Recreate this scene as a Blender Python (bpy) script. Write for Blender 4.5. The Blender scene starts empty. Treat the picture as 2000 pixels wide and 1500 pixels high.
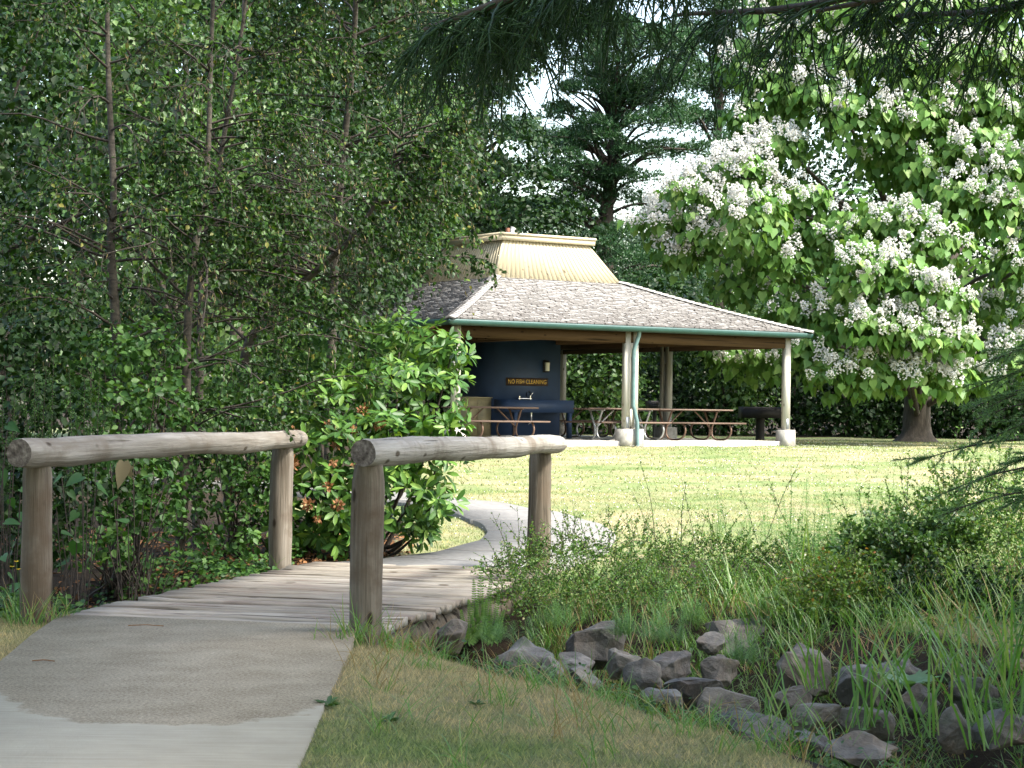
import bpy, bmesh, math
import numpy as np
from mathutils import Matrix, Vector, Quaternion, noise as mnoise
RAD = math.radians
scene = bpy.context.scene
COL = scene.collection

# ------------------------------------------------------------------ camera, sky, sun, exposure
CAM_Z = 1.37
cam_d = bpy.data.cameras.new('camera'); cam_d.lens = 72.0; cam_d.sensor_width = 36.0
cam_d.clip_start = 0.1; cam_d.clip_end = 6000
cam = bpy.data.objects.new('camera', cam_d); COL.objects.link(cam)
CAM_ROT = Matrix.Rotation(RAD(90 + 0.716), 3, 'X') @ Matrix.Rotation(RAD(0.7), 3, 'Z')
cam.matrix_world = Matrix.Translation((0, 0, CAM_Z)) @ CAM_ROT.to_4x4()
scene.camera = cam

SUN_EL, SUN_AZ = RAD(52), math.atan2(0.86, -0.50)          # azimuth clockwise from +Y
SUN_DIR = Vector((math.sin(SUN_AZ) * math.cos(SUN_EL), math.cos(SUN_AZ) * math.cos(SUN_EL), math.sin(SUN_EL)))
world = bpy.data.worlds.new('World'); scene.world = world; world.use_nodes = True
wn = world.node_tree.nodes; wl = world.node_tree.links
sky = wn.new('ShaderNodeTexSky'); sky.sky_type = 'NISHITA'; sky.sun_disc = False
sky.sun_elevation = SUN_EL; sky.sun_rotation = SUN_AZ
sky.air_density = 1.25; sky.dust_density = 3.0; sky.ozone_density = 0.0; sky.altitude = 0
wl.new(sky.outputs[0], wn['Background'].inputs[0]); wn['Background'].inputs[1].default_value = 0.15
sun_d = bpy.data.lights.new('sun', 'SUN'); sun_d.energy = 2.9; sun_d.angle = RAD(11.0); sun_d.color = (1.0, 0.965, 0.90)
sun = bpy.data.objects.new('sun', sun_d); COL.objects.link(sun)
sun.rotation_euler = SUN_DIR.to_track_quat('Z', 'Y').to_euler(); sun.location = (20, -20, 40)
scene.view_settings.view_transform = 'Standard'; scene.view_settings.look = 'None'
scene.view_settings.exposure = 2.05; scene.view_settings.gamma = 1.0; scene.view_settings.use_curve_mapping = False
cy = scene.cycles
cy.max_bounces = 4; cy.diffuse_bounces = 2; cy.glossy_bounces = 1; cy.transmission_bounces = 3; cy.transparent_max_bounces = 4
cy.caustics_reflective = False; cy.caustics_refractive = False; cy.sample_clamp_indirect = 6.0

# ------------------------------------------------------------------ helpers
def P(px, py, D):
    """point at distance D along the view axis's ground direction for a spot of the 2000x1500 photograph"""
    d = CAM_ROT @ Vector(((px - 1000) / 4000, (750 - py) / 4000, -1))
    return np.array((d.x, d.y, d.z)) * (D / d.y) + np.array((0, 0, CAM_Z))

def nrm(a):
    a = np.asarray(a, float)
    return a / np.maximum(np.linalg.norm(a, axis=-1, keepdims=True), 1e-9)

class Geo:
    def __init__(s): s.v = []; s.f = []; s.n = 0
    def add(s, V, F, mi=0):
        V = np.asarray(V, float).reshape(-1, 3)
        if not isinstance(F, list): F = [F]
        for f in F:
            f = np.asarray(f, np.int64)
            if f.size: s.f.append((f + s.n, mi))
        s.v.append(V); s.n += len(V); return s
    def box(s, c, size, rot=None, mi=0):
        sx, sy, sz = np.array(size) / 2
        V = np.array([(-sx,-sy,-sz),(sx,-sy,-sz),(sx,sy,-sz),(-sx,sy,-sz),(-sx,-sy,sz),(sx,-sy,sz),(sx,sy,sz),(-sx,sy,sz)])
        if rot is not None: V = V @ np.array(rot).T
        F = np.array([(3,2,1,0),(4,5,6,7),(0,1,5,4),(1,2,6,5),(2,3,7,6),(3,0,4,7)])
        return s.add(V + np.array(c), F, mi)
    def tube(s, pts, rad, n=8, caps=True, mi=0, cap_mi=None, jit=0.0, rng=None, squash=None):
        pts = np.asarray(pts, float); k = len(pts)
        rad = np.broadcast_to(np.asarray(rad, float), (k,))
        T = nrm(np.gradient(pts, axis=0)); ref = np.array((0, 0, 1.0)) if abs(T[0][2]) < 0.9 else np.array((1.0, 0, 0))
        N = nrm(np.cross(T[0], ref)); V = []
        for i in range(k):
            N = nrm(N - T[i] * N.dot(T[i])); B = np.cross(T[i], N)
            a = np.arange(n) * 2 * math.pi / n
            rr = rad[i] * (1 + (jit * rng.standard_normal(n) if jit else 0))
            rr = np.broadcast_to(rr, (n,))
            V.append(pts[i] + (np.cos(a) * rr)[:, None] * N + (np.sin(a) * rr)[:, None] * B)
        V = np.concatenate(V); j = np.arange(n); j2 = (j + 1) % n
        F = np.concatenate([np.stack([i*n+j, i*n+j2, (i+1)*n+j2, (i+1)*n+j], 1) for i in range(k-1)])
        s.add(V, F, mi)
        if caps:
            c = cap_mi if cap_mi is not None else mi
            s.add(V[:n], np.array([j[::-1]]), c); s.add(V[-n:], np.array([j]), c)
        return s
    def build(s, name, mats, parent=None, smooth=False, loc=None):
        V = np.concatenate(s.v) if s.v else np.zeros((0, 3))
        me = bpy.data.meshes.new(name)
        fl = s.f
        tot = np.concatenate([np.full(len(f), f.shape[1], np.int32) for f, _ in fl])
        loops = np.concatenate([f.ravel() for f, _ in fl]).astype(np.int32)
        me.vertices.add(len(V)); me.vertices.foreach_set('co', V.astype(np.float32).ravel())
        me.loops.add(len(loops)); me.loops.foreach_set('vertex_index', loops)
        me.polygons.add(len(tot)); st = np.zeros(len(tot), np.int32); st[1:] = np.cumsum(tot)[:-1]
        me.polygons.foreach_set('loop_start', st)
        try: me.polygons.foreach_set('loop_total', tot)
        except Exception: pass
        if not isinstance(mats, (list, tuple)): mats = [mats]
        for m in mats: me.materials.append(m)
        if len(mats) > 1:
            me.polygons.foreach_set('material_index', np.concatenate([np.full(len(f), mi, np.int32) for f, mi in fl]))
        if smooth: me.polygons.foreach_set('use_smooth', np.ones(len(tot), bool))
        me.update(calc_edges=True); me.validate()
        return obj(name, me, parent, loc)

def obj(name, data, parent=None, loc=None):
    o = bpy.data.objects.new(name, data); COL.objects.link(o)
    if parent is not None: o.parent = parent
    if loc is not None: o.location = loc
    return o
def tag(o, label, cat, group=None, kind=None):
    o['label'] = label; o['category'] = cat
    if group: o['group'] = group
    if kind: o['kind'] = kind
    return o
def thing(name, label, cat, loc=(0, 0, 0), rz=0, group=None):
    o = obj(name, None); o.location = loc; o.rotation_euler = (0, 0, rz); o.empty_display_size = .2
    return tag(o, label, cat, group)
def copy_tree(o, parent=None):
    c = o.copy(); COL.objects.link(c); c.parent = parent
    for ch in list(o.children): copy_tree(ch, c)
    return c

def frames(d, n):
    """rotation matrices: local Y along d, local Z near n"""
    y = nrm(d); x = nrm(np.cross(y, n)); z = np.cross(x, y)
    return np.stack([x, y, z], -1)
def scatter(g, tmpl, pos, d, n, scale, mi=0):
    TV, TF = tmpl; m = len(pos)
    if m == 0: return g
    M = frames(d, n); sc = np.asarray(scale, float)
    if sc.ndim == 1 and len(sc) == m: sc = sc[:, None]
    sc = np.broadcast_to(sc, (m, 3))
    L = TV[None] * sc[:, None, :]
    V = np.einsum('mij,mkj->mki', M, L) + pos[:, None]
    F = (TF[None] + (np.arange(m) * len(TV))[:, None, None]).reshape(-1, TF.shape[1])
    return g.add(V.reshape(-1, 3), F, mi)
def grow(S, D, L, k, grav, wig, rng):
    """n polylines of k points"""
    S = np.asarray(S, float); d = nrm(D); P_ = [S]; st = (np.asarray(L, float) / (k - 1)).reshape(-1, 1)
    for i in range(k - 1):
        d = nrm(d + np.array((0, 0, -1.0)) * np.asarray(grav).reshape(-1, 1) + wig * rng.standard_normal(d.shape))
        P_.append(P_[-1] + d * st)
    return np.stack(P_, 1)
def along(Pl, idx, t):
    k = Pl.shape[1]; f = np.clip(t, 0, .9999) * (k - 1); i = f.astype(int); f = (f - i)[:, None]
    a = Pl[idx, i]; b = Pl[idx, i + 1]
    return a + (b - a) * f, nrm(b - a)
def tubes(g, Pl, Rd, sides=3, mi=0):
    n, k, _ = Pl.shape; Rd = np.broadcast_to(np.asarray(Rd, float), (n, k))
    T = nrm(np.gradient(Pl, axis=1)); ref = np.tile(np.array((.31, .17, .93)), (n, k, 1))
    ref[np.abs(T[..., 2]) > .8] = (.9, .4, .1)
    N = nrm(np.cross(T, ref)); B = np.cross(T, N)
    a = np.arange(sides) * 2 * math.pi / sides
    V = Pl[:, :, None] + Rd[..., None, None] * (np.cos(a)[:, None] * N[:, :, None] + np.sin(a)[:, None] * B[:, :, None])
    j = np.arange(sides); j2 = (j + 1) % sides
    F = np.concatenate([np.stack([i*sides+j, i*sides+j2, (i+1)*sides+j2, (i+1)*sides+j], 1) for i in range(k-1)])
    F = (F[None] + (np.arange(n) * k * sides)[:, None, None]).reshape(-1, 4)
    return g.add(V.reshape(-1, 3), F, mi)
def ribbons(g, Pl, W, side, mi=0):
    n, k, _ = Pl.shape; W = np.broadcast_to(np.asarray(W, float), (n, k))[..., None]
    s_ = nrm(side)[:, None] if np.ndim(side) == 2 else nrm(side)
    V = np.stack([Pl - s_ * W / 2, Pl + s_ * W / 2], 2)
    i = np.arange(k - 1) * 2
    F = np.stack([i, i + 1, i + 3, i + 2], 1)
    F = (F[None] + (np.arange(n) * k * 2)[:, None, None]).reshape(-1, 4)
    return g.add(V.reshape(-1, 3), F, mi)
def sphere_dirs(n, rng): return nrm(rng.standard_normal((n, 3)))
def catmull(pts, m=12):
    p = np.asarray(pts, float); p = np.vstack([2*p[0]-p[1], p, 2*p[-1]-p[-2]]); out = []
    for i in range(1, len(p) - 2):
        for t in np.linspace(0, 1, m, endpoint=False):
            a, b, c, d = p[i-1:i+3]
            out.append(.5*((2*b)+(-a+c)*t+(2*a-5*b+4*c-d)*t*t+(-a+3*b-3*c+d)*t**3))
    out.append(p[-2]); return np.array(out)
def sstep(a, b, x): t = np.clip((x - a) / (b - a), 0, 1); return t * t * (3 - 2 * t)

# leaf shapes: (verts, faces), stalk at the origin, tip along +Y, upper side +Z
LEAF = (np.array([(0,0,0),(.36,.42,.10),(0,1,-.08),(-.36,.42,.10)]), np.array([(0,1,2),(0,2,3)]))
LEAF6 = (np.array([(0,0,0),(.30,.25,.08),(.34,.55,.07),(0,1,-.10),(-.34,.55,.07),(-.30,.25,.08)]),
         np.array([(0,1,2),(0,2,3),(0,3,4),(0,4,5)]))
HEART = (np.array([(0,0,0),(.24,-.10,.03),(.46,.10,.05),(.46,.36,.02),(.26,.72,-.05),(0,1.08,-.16),(-.26,.72,-.05),(-.46,.36,.02),(-.46,.10,.05),(-.24,-.10,.03),(0,.42,-.04)]),
         np.array([(0,1,10),(1,2,10),(2,3,10),(3,4,10),(4,5,10),(5,6,10),(6,7,10),(7,8,10),(8,9,10),(9,0,10)]))
HEART5 = (np.array([(0,0,0),(.36,-.06,.05),(.47,.34,.03),(0,1.08,-.16),(-.47,.34,.03),(-.36,-.06,.05)]), np.array([(0,1,2),(0,2,3),(0,3,4),(0,4,5)]))
RHODO = (np.array([(0,0,0),(.10,.12,.02),(.17,.45,.05),(.15,.75,.03),(0,1,-.05),(-.15,.75,.03),(-.17,.45,.05),(-.10,.12,.02),(0,.45,.0),(0,.75,-.02)]),
         np.array([(0,1,8,7),(1,2,9,8),(8,9,6,7),(2,3,4,9),(9,4,5,6)]))
MAPLE = (np.array([(0,0,0),(.28,-.12,0),(.22,.18,.03),(.62,.30,-.02),(.30,.48,.03),(.40,.80,-.03),(.14,.66,.03),(0,1.05,-.06),(-.14,.66,.03),(-.40,.80,-.03),(-.30,.48,.03),(-.62,.30,-.02),(-.22,.18,.03),(-.28,-.12,0),(0,.4,.02)]),
         np.array([(i, (i+1) % 14, 14) for i in range(14)]))
NEEDLE = (np.array([(-.5,0,0),(.5,0,0),(0,1,0)]), np.array([(0,1,2)]))

# ------------------------------------------------------------------ materials
def newmat(name):
    m = bpy.data.materials.new(name); m.use_nodes = True
    nt = m.node_tree; return m, nt.nodes, nt.links, nt.nodes['Principled BSDF']
def noise(N, L, coord, scale, detail=4, rough=.55, dim=None):
    t = N.new('ShaderNodeTexNoise'); t.inputs['Scale'].default_value = scale
    t.inputs['Detail'].default_value = detail; t.inputs['Roughness'].default_value = rough
    if coord is not None: L.new(coord, t.inputs['Vector'])
    return t.outputs['Fac']
def ramp(N, L, fac, stops, interp='LINEAR'):
    r = N.new('ShaderNodeValToRGB'); e = r.color_ramp.elements; r.color_ramp.interpolation = interp
    while len(e) < len(stops): e.new(.5)
    for el, (p, c) in zip(e, stops):
        el.position = p; el.color = (*c, 1) if len(c) == 3 else c
    L.new(fac, r.inputs[0]); return r.outputs[0]
def mixc(N, L, fac, a, b, mode='MIX'):
    m = N.new('ShaderNodeMix'); m.data_type = 'RGBA'; m.blend_type = mode
    for sock, v in ((m.inputs[0], fac), (m.inputs[6], a), (m.inputs[7], b)):
        if hasattr(v, 'is_linked'): L.new(v, sock)
        elif isinstance(v, (int, float)): sock.default_value = v
        else: sock.default_value = (*v, 1)
    return m.outputs[2]
def mth(N, L, op, a, b=None, clamp=False):
    m = N.new('ShaderNodeMath'); m.operation = op; m.use_clamp = clamp
    for i, v in enumerate((a, b)):
        if v is None: continue
        if hasattr(v, 'is_linked'): L.new(v, m.inputs[i])
        else: m.inputs[i].default_value = v
    return m.outputs[0]
def bump(N, L, h, bs, strength=.4, dist=.01):
    b = N.new('ShaderNodeBump'); b.inputs['Strength'].default_value = strength; b.inputs['Distance'].default_value = dist
    L.new(h, b.inputs['Height']); L.new(b.outputs[0], bs.inputs['Normal'])
def mapping(N, L, scale, kind='Object', rnd=True):
    tc = N.new('ShaderNodeTexCoord'); mp = N.new('ShaderNodeMapping'); mp.inputs['Scale'].default_value = scale
    L.new(tc.outputs[kind], mp.inputs['Vector'])
    if rnd:
        oi = N.new('ShaderNodeObjectInfo'); c = N.new('ShaderNodeCombineXYZ')
        m = mth(N, L, 'MULTIPLY', oi.outputs['Random'], 37.0)
        for i in range(3): L.new(m, c.inputs[i])
        L.new(c.outputs[0], mp.inputs['Location'])
    return mp.outputs[0]
def position(N): return N.new('ShaderNodeNewGeometry').outputs['Position']

def leaf_mat(name, stops, rough=.45, trans=.3, tint=(1.25, 1.25, .55), spec=.5):
    m, N, L, bs = newmat(name)
    g = N.new('ShaderNodeNewGeometry'); oi = N.new('ShaderNodeObjectInfo')
    r = mth(N, L, 'FRACT', mth(N, L, 'ADD', g.outputs['Random Per Island'], oi.outputs['Random']))
    c = ramp(N, L, r, stops)
    L.new(c, bs.inputs['Base Color']); bs.inputs['Roughness'].default_value = rough
    bs.inputs['Specular IOR Level'].default_value = spec
    if trans > 0:
        t = N.new('ShaderNodeBsdfTranslucent'); L.new(mixc(N, L, 1.0, c, tint, 'MULTIPLY'), t.inputs[0])
        mx = N.new('ShaderNodeMixShader'); mx.inputs[0].default_value = trans
        L.new(bs.outputs[0], mx.inputs[1]); L.new(t.outputs[0], mx.inputs[2])
        L.new(mx.outputs[0], N['Material Output'].inputs[0])
    return m
def plain(name, col, rough=.6, metal=0, var=.25, scale=6, bmp=0, kind='Object'):
    m, N, L, bs = newmat(name); co = mapping(N, L, (1, 1, 1), kind)
    f = noise(N, L, co, scale, 6)
    a = tuple(c * (1 - var) for c in col); b = tuple(min(1, c * (1 + var)) for c in col)
    L.new(ramp(N, L, f, [(.3, a), (.7, b)]), bs.inputs['Base Color'])
    bs.inputs['Roughness'].default_value = rough; bs.inputs['Metallic'].default_value = metal
    if bmp: bump(N, L, noise(N, L, co, scale * 6, 5), bs, bmp)
    return m
def wood(name, stops, along_axis=0, fine=60, rough=.8, bmp=.5, stain=None, dist=.004):
    """weathered timber, grain along one local axis"""
    m, N, L, bs = newmat(name)
    s1 = [fine] * 3; s1[along_axis] = fine * .035
    s2 = [9] * 3; s2[along_axis] = 1.0
    g = noise(N, L, mapping(N, L, s1), 1, 5, .65); b = noise(N, L, mapping(N, L, s2), 1, 4)
    oi = N.new('ShaderNodeObjectInfo')
    f = mth(N, L, 'ADD', mth(N, L, 'MULTIPLY', g, .55), mth(N, L, 'MULTIPLY', b, .45))
    f = mth(N, L, 'ADD', f, mth(N, L, 'MULTIPLY', mth(N, L, 'SUBTRACT', oi.outputs['Random'], .5), .16))
    c = ramp(N, L, f, stops)
    if stain:
        st = noise(N, L, mapping(N, L, (1, 1, 1)), stain[1], 5, .6)
        c = mixc(N, L, ramp(N, L, st, [(.48, (0,)*3), (.66, (1,)*3)]), c, stain[0])
    s3 = [fine * .42] * 3; s3[along_axis] = fine * .011
    ck = ramp(N, L, noise(N, L, mapping(N, L, s3), 1, 3, .5), [(.335, (.22, .2, .18)), (.375, (1,)*3)])      # drying checks
    c = mixc(N, L, 1.0, c, ck, 'MULTIPLY')
    s4 = [6.5] * 3; s4[along_axis] = 3.0; vo = N.new('ShaderNodeTexVoronoi'); L.new(mapping(N, L, s4), vo.inputs['Vector']); vo.inputs['Scale'].default_value = 1.0
    c = mixc(N, L, 1.0, c, ramp(N, L, vo.outputs['Distance'], [(.09, (.28, .24, .2)), (.16, (1,)*3)]), 'MULTIPLY')
    L.new(c, bs.inputs['Base Color']); bs.inputs['Roughness'].default_value = rough; bs.inputs['Specular IOR Level'].default_value = .15
    bump(N, L, mth(N, L, 'ADD', g, mth(N, L, 'MULTIPLY', ck, .8)), bs, bmp, dist); return m

def grass_colour(N, L, pos, attr=True):
    big = noise(N, L, pos, .33, 4, .6); mid = noise(N, L, pos, 1.7, 4, .6)
    f = mth(N, L, 'ADD', mth(N, L, 'MULTIPLY', big, .5), mth(N, L, 'MULTIPLY', mid, .3))
    f = mth(N, L, 'ADD', f, mth(N, L, 'MULTIPLY', noise(N, L, pos, 8.5, 4, .7), .2))
    sp = N.new('ShaderNodeSeparateXYZ'); L.new(pos, sp.inputs[0])      # parched strip along the ditch
    dry = ramp(N, L, mth(N, L, 'MULTIPLY', sp.outputs[1], .05), [(.42, (0,)*3), (.50, (1,)*3), (.64, (1,)*3), (.70, (0,)*3)])
    f = mth(N, L, 'ADD', f, mth(N, L, 'MULTIPLY', dry, .11))
    return ramp(N, L, f, [(.36, (.090, .145, .042)), (.45, (.165, .210, .085)), (.53, (.240, .240, .130)), (.61, (.34, .29, .18))])

m_ground, N, L, bs = newmat('lawn_ground')
pos = position(N); gc = grass_colour(N, L, pos)
fine = noise(N, L, pos, 28, 6, .7)
gc = mixc(N, L, .75, gc, ramp(N, L, fine, [(.25, (.45, .45, .4)), (.7, (1.25, 1.25, 1.2))]), 'MULTIPLY')
soil = ramp(N, L, noise(N, L, pos, 9, 8, .7), [(.3, (.014, .011, .008)), (.6, (.04, .030, .020)), (.75, (.08, .06, .038))])
at = N.new('ShaderNodeAttribute'); at.attribute_name = 'soil'
sm = mth(N, L, 'ADD', at.outputs['Fac'], mth(N, L, 'MULTIPLY', mth(N, L, 'SUBTRACT', noise(N, L, pos, 2.4, 6, .7), .5), .9))
L.new(mixc(N, L, ramp(N, L, sm, [(.42, (0,)*3), (.6, (1,)*3)]), gc, soil), bs.inputs['Base Color'])
bs.inputs['Roughness'].default_value = .95; bs.inputs['Specular IOR Level'].default_value = .1
bump(N, L, noise(N, L, pos, 45, 8, .75), bs, .8, .03)

m_blade, N, L, bs = newmat('grass_blades')
pos = position(N); gc = grass_colour(N, L, pos)
ri = N.new('ShaderNodeNewGeometry').outputs['Random Per Island']
gc = mixc(N, L, .8, gc, ramp(N, L, ri, [(0, (.55, .65, .5)), (.5, (1.2, 1.3, 1.0)), (.8, (1.7, 1.6, 1.25)), (1, (2.4, 2.0, 1.4))]), 'MULTIPLY')
L.new(gc, bs.inputs['Base Color']); bs.inputs['Roughness'].default_value = .6; bs.inputs['Specular IOR Level'].default_value = .25
t = N.new('ShaderNodeBsdfTranslucent'); L.new(gc, t.inputs[0]); mx = N.new('ShaderNodeMixShader'); mx.inputs[0].default_value = .35
L.new(bs.outputs[0], mx.inputs[1]); L.new(t.outputs[0], mx.inputs[2]); L.new(mx.outputs[0], N['Material Output'].inputs[0])

# near path: grey washed concrete with a silt deposit that ends in a ragged line
m_path, N, L, bs = newmat('path_concrete')
pos = position(N)
grit = noise(N, L, pos, 60, 7, .8); blot = noise(N, L, pos, 3.2, 6, .6)
sp = N.new('ShaderNodeSeparateXYZ'); L.new(pos, sp.inputs[0])
br = N.new('ShaderNodeMapping'); br.inputs['Scale'].default_value = (1.5, 42, 1); L.new(pos, br.inputs['Vector'])
broom = noise(N, L, br.outputs[0], 1, 4, .6)
clean = ramp(N, L, mth(N, L, 'ADD', mth(N, L, 'MULTIPLY', blot, .5), mth(N, L, 'MULTIPLY', broom, .5)), [(.3, (.30, .275, .21)), (.7, (.44, .405, .32))])
silt = ramp(N, L, mth(N, L, 'ADD', mth(N, L, 'MULTIPLY', grit, .8), mth(N, L, 'MULTIPLY', blot, .2)), [(.39, (.15, .125, .086)), (.5, (.275, .236, .168)), (.61, (.42, .37, .28))])
# ragged line: y = 8.62 + .55*(x+1.5)^2 plus noise
dx = mth(N, L, 'ADD', sp.outputs[0], 1.5)
edge = mth(N, L, 'ADD', mth(N, L, 'MULTIPLY', mth(N, L, 'MULTIPLY', dx, dx), 1.15), 8.35)
edge = mth(N, L, 'ADD', edge, mth(N, L, 'MULTIPLY', noise(N, L, pos, 2.6, 7, .66), 1.15)); edge = mth(N, L, 'SUBTRACT', edge, .2)
msk = mth(N, L, 'MULTIPLY', mth(N, L, 'SUBTRACT', sp.outputs[1], edge), 14.0, True)
L.new(mixc(N, L, msk, clean, silt), bs.inputs['Base Color']); bs.inputs['Roughness'].default_value = .95; bs.inputs['Specular IOR Level'].default_value = .1
bump(N, L, grit, bs, .7, .012)

m_conc = plain('old_concrete', (.33, .315, .28), .9, 0, .35, 7, .5)
m_path2 = plain('far_path_concrete', (.155, .15, .138), .92, 0, .22, 14, .5)
m_plank = wood('deck_planks', [(.25, (.10, .083, .062)), (.42, (.215, .19, .148)), (.6, (.32, .29, .238)), (.8, (.42, .39, .335))], 0, 55, .85, .6, ((.19, .155, .125), 1.3))
m_log = wood('rail_log', [(.24, (.085, .072, .055)), (.42, (.195, .178, .148)), (.6, (.305, .288, .25)), (.8, (.415, .395, .355))], 0, 30, .85, 1.0, ((.165, .14, .11), 3.2), .016)
m_post = wood('post_log', [(.27, (.035, .028, .02)), (.42, (.105, .087, .064)), (.58, (.19, .165, .13)), (.8, (.31, .28, .235))], 2, 30, .85, 1.0, ((.11, .085, .06), 3.0), .018)
m_end, N, L, bs = newmat('log_end_grain')
co = mapping(N, L, (1, 1, 1)); wv = N.new('ShaderNodeTexNoise'); L.new(co, wv.inputs['Vector']); wv.inputs['Scale'].default_value = 38; wv.inputs['Detail'].default_value = 6
L.new(ramp(N, L, wv.outputs['Fac'], [(.3, (.035, .028, .022)), (.52, (.11, .095, .08)), (.75, (.23, .21, .18))]), bs.inputs['Base Color']); bs.inputs['Roughness'].default_value = .9
bump(N, L, wv.outputs['Fac'], bs, .8, .01)
m_timber = wood('pavilion_timber', [(.25, (.27, .255, .215)), (.5, (.42, .405, .355)), (.75, (.53, .51, .455))], 2, 26, .8, .3)
m_beam = wood('stained_beam', [(.25, (.045, .025, .012)), (.5, (.075, .044, .022)), (.75, (.11, .068, .036))], 0, 26, .75, .3)
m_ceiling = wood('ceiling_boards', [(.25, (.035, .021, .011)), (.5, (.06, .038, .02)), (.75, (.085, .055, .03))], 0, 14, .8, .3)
m_gutter = plain('teal_gutter', (.018, .062, .055), .4, 0, .15, 5)
m_spout = plain('pale_teal_downspout', (.11, .185, .185), .45, 0, .25, 5)
m_blue = plain('blue_paint', (.012, .032, .075), .6, 0, .15, 3)
m_tan = plain('tan_cabinet', (.28, .24, .13), .6)
m_steel = plain('galvanised_pipe', (.34, .35, .34), .5, .7, .25, 8)
m_brownpipe = plain('brown_pipe', (.11, .065, .042), .5, .2, .2, 8)
m_chrome = plain('chrome', (.7, .72, .75), .15, 1, .05)
m_black = plain('grill_iron', (.02, .019, .018), .7, .3, .3)
m_table = wood('table_boards', [(.25, (.075, .05, .038)), (.5, (.135, .095, .073)), (.75, (.20, .15, .118))], 0, 26, .7, .3)
m_white = plain('white_plastic', (.75, .75, .72), .5, 0, .08)
m_lamp = plain('frosted_lamp', (.62, .60, .50), .4, 0, .06)
m_rust = plain('rusty_vent', (.16, .07, .04), .8, 0, .3)
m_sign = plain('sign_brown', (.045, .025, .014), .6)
m_yellow = plain('sign_yellow', (.50, .30, .03), .6, 0, .1)
m_plate = plain('bracket_steel', (.25, .27, .29), .5, .6)

m_board, N, L, bs = newmat('yellow_boards')
co = mapping(N, L, (9, 9, .8)); n1 = noise(N, L, co, 1, 6, .7); n2 = noise(N, L, mapping(N, L, (.55, .55, .3), 'Object', False), 1.6, 3)
oi = N.new('ShaderNodeObjectInfo')
base = mixc(N, L, mth(N, L, 'MULTIPLY', oi.outputs['Random'], .6), (.44, .38, .25), (.52, .455, .315))
flk = ramp(N, L, mth(N, L, 'MULTIPLY', n1, n2), [(.365, (0,)*3), (.41, (1,)*3)])
L.new(mixc(N, L, flk, base, (.14, .105, .07)), bs.inputs['Base Color']); bs.inputs['Roughness'].default_value = .6

m_shingle, N, L, bs = newmat('cedar_shingles')
g = N.new('ShaderNodeNewGeometry'); pos = g.outputs['Position']
c = ramp(N, L, g.outputs['Random Per Island'], [(0, (.215, .208, .195)), (.25, (.26, .252, .236)), (.7, (.29, .282, .265)), (1, (.33, .322, .305))])
lich = ramp(N, L, noise(N, L, pos, 1.1, 5, .65), [(.46, (0,)*3), (.64, (1,)*3)])
c = mixc(N, L, mth(N, L, 'MULTIPLY', lich, .22), c, (.15, .125, .095))
c = mixc(N, L, .6, c, ramp(N, L, noise(N, L, pos, 40, 4, .7), [(.25, (.5,)*3), (.75, (1.3,)*3)]), 'MULTIPLY')
L.new(c, bs.inputs['Base Color']); bs.inputs['Roughness'].default_value = .9

m_butt_shade = plain('shaded_shingle_butts', (.075, .07, .064), .95)  # dark end grain, with the shadow line below each course put into the colour
m_rock, N, L, bs = newmat('basalt_rock')
co = mapping(N, L, (1, 1, 1)); n1 = noise(N, L, co, 5, 8, .65); n2 = noise(N, L, co, 30, 6, .7)
c = ramp(N, L, n1, [(.3, (.05, .047, .043)), (.5, (.115, .11, .10)), (.68, (.205, .195, .175))])
c = mixc(N, L, ramp(N, L, noise(N, L, co, 2.2, 6, .7), [(.52, (0,)*3), (.7, (.7,)*3)]), c, (.17, .125, .085))
c = mixc(N, L, .5, c, ramp(N, L, n2, [(.3, (.6,)*3), (.7, (1.3,)*3)]), 'MULTIPLY')
oi = N.new('ShaderNodeObjectInfo'); c = mixc(N, L, 1.0, c, ramp(N, L, oi.outputs['Random'], [(0, (.62, .60, .57)), (.45, (1.0, .96, .90)), (.8, (1.12, .98, .80)), (1, (1.4, 1.36, 1.28))]), 'MULTIPLY')
c = mixc(N, L, ramp(N, L, noise(N, L, co, 3.1, 5, .7), [(.56, (0,)*3), (.66, (.6,)*3)]), c, (.05, .075, .025))
L.new(c, bs.inputs['Base Color']); bs.inputs['Roughness'].default_value = .8; bump(N, L, mth(N, L, 'ADD', n1, mth(N, L, 'MULTIPLY', n2, .5)), bs, .9, .025)

def bark(name, stops, sc=(8, 8, 2), bm=.8):
    m, N, L, bs = newmat(name); pos = position(N)
    mp = N.new('ShaderNodeMapping'); mp.inputs['Scale'].default_value = sc; L.new(pos, mp.inputs['Vector'])
    f = noise(N, L, mp.outputs[0], 1.5, 6, .65); L.new(ramp(N, L, f, stops), bs.inputs['Base Color'])
    bs.inputs['Roughness'].default_value = .9; bump(N, L, f, bs, bm, .03); return m
m_bark = bark('brown_bark', [(.3, (.022, .017, .012)), (.55, (.055, .044, .033)), (.75, (.095, .08, .064))])
m_birchbark = bark('young_birch_bark', [(.32, (.016, .014, .010)), (.45, (.045, .038, .028)), (.7, (.10, .086, .064))], (5, 5, 14), .4)
m_twig = bark('twig_bark', [(.3, (.02, .015, .011)), (.7, (.06, .046, .034))])

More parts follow.
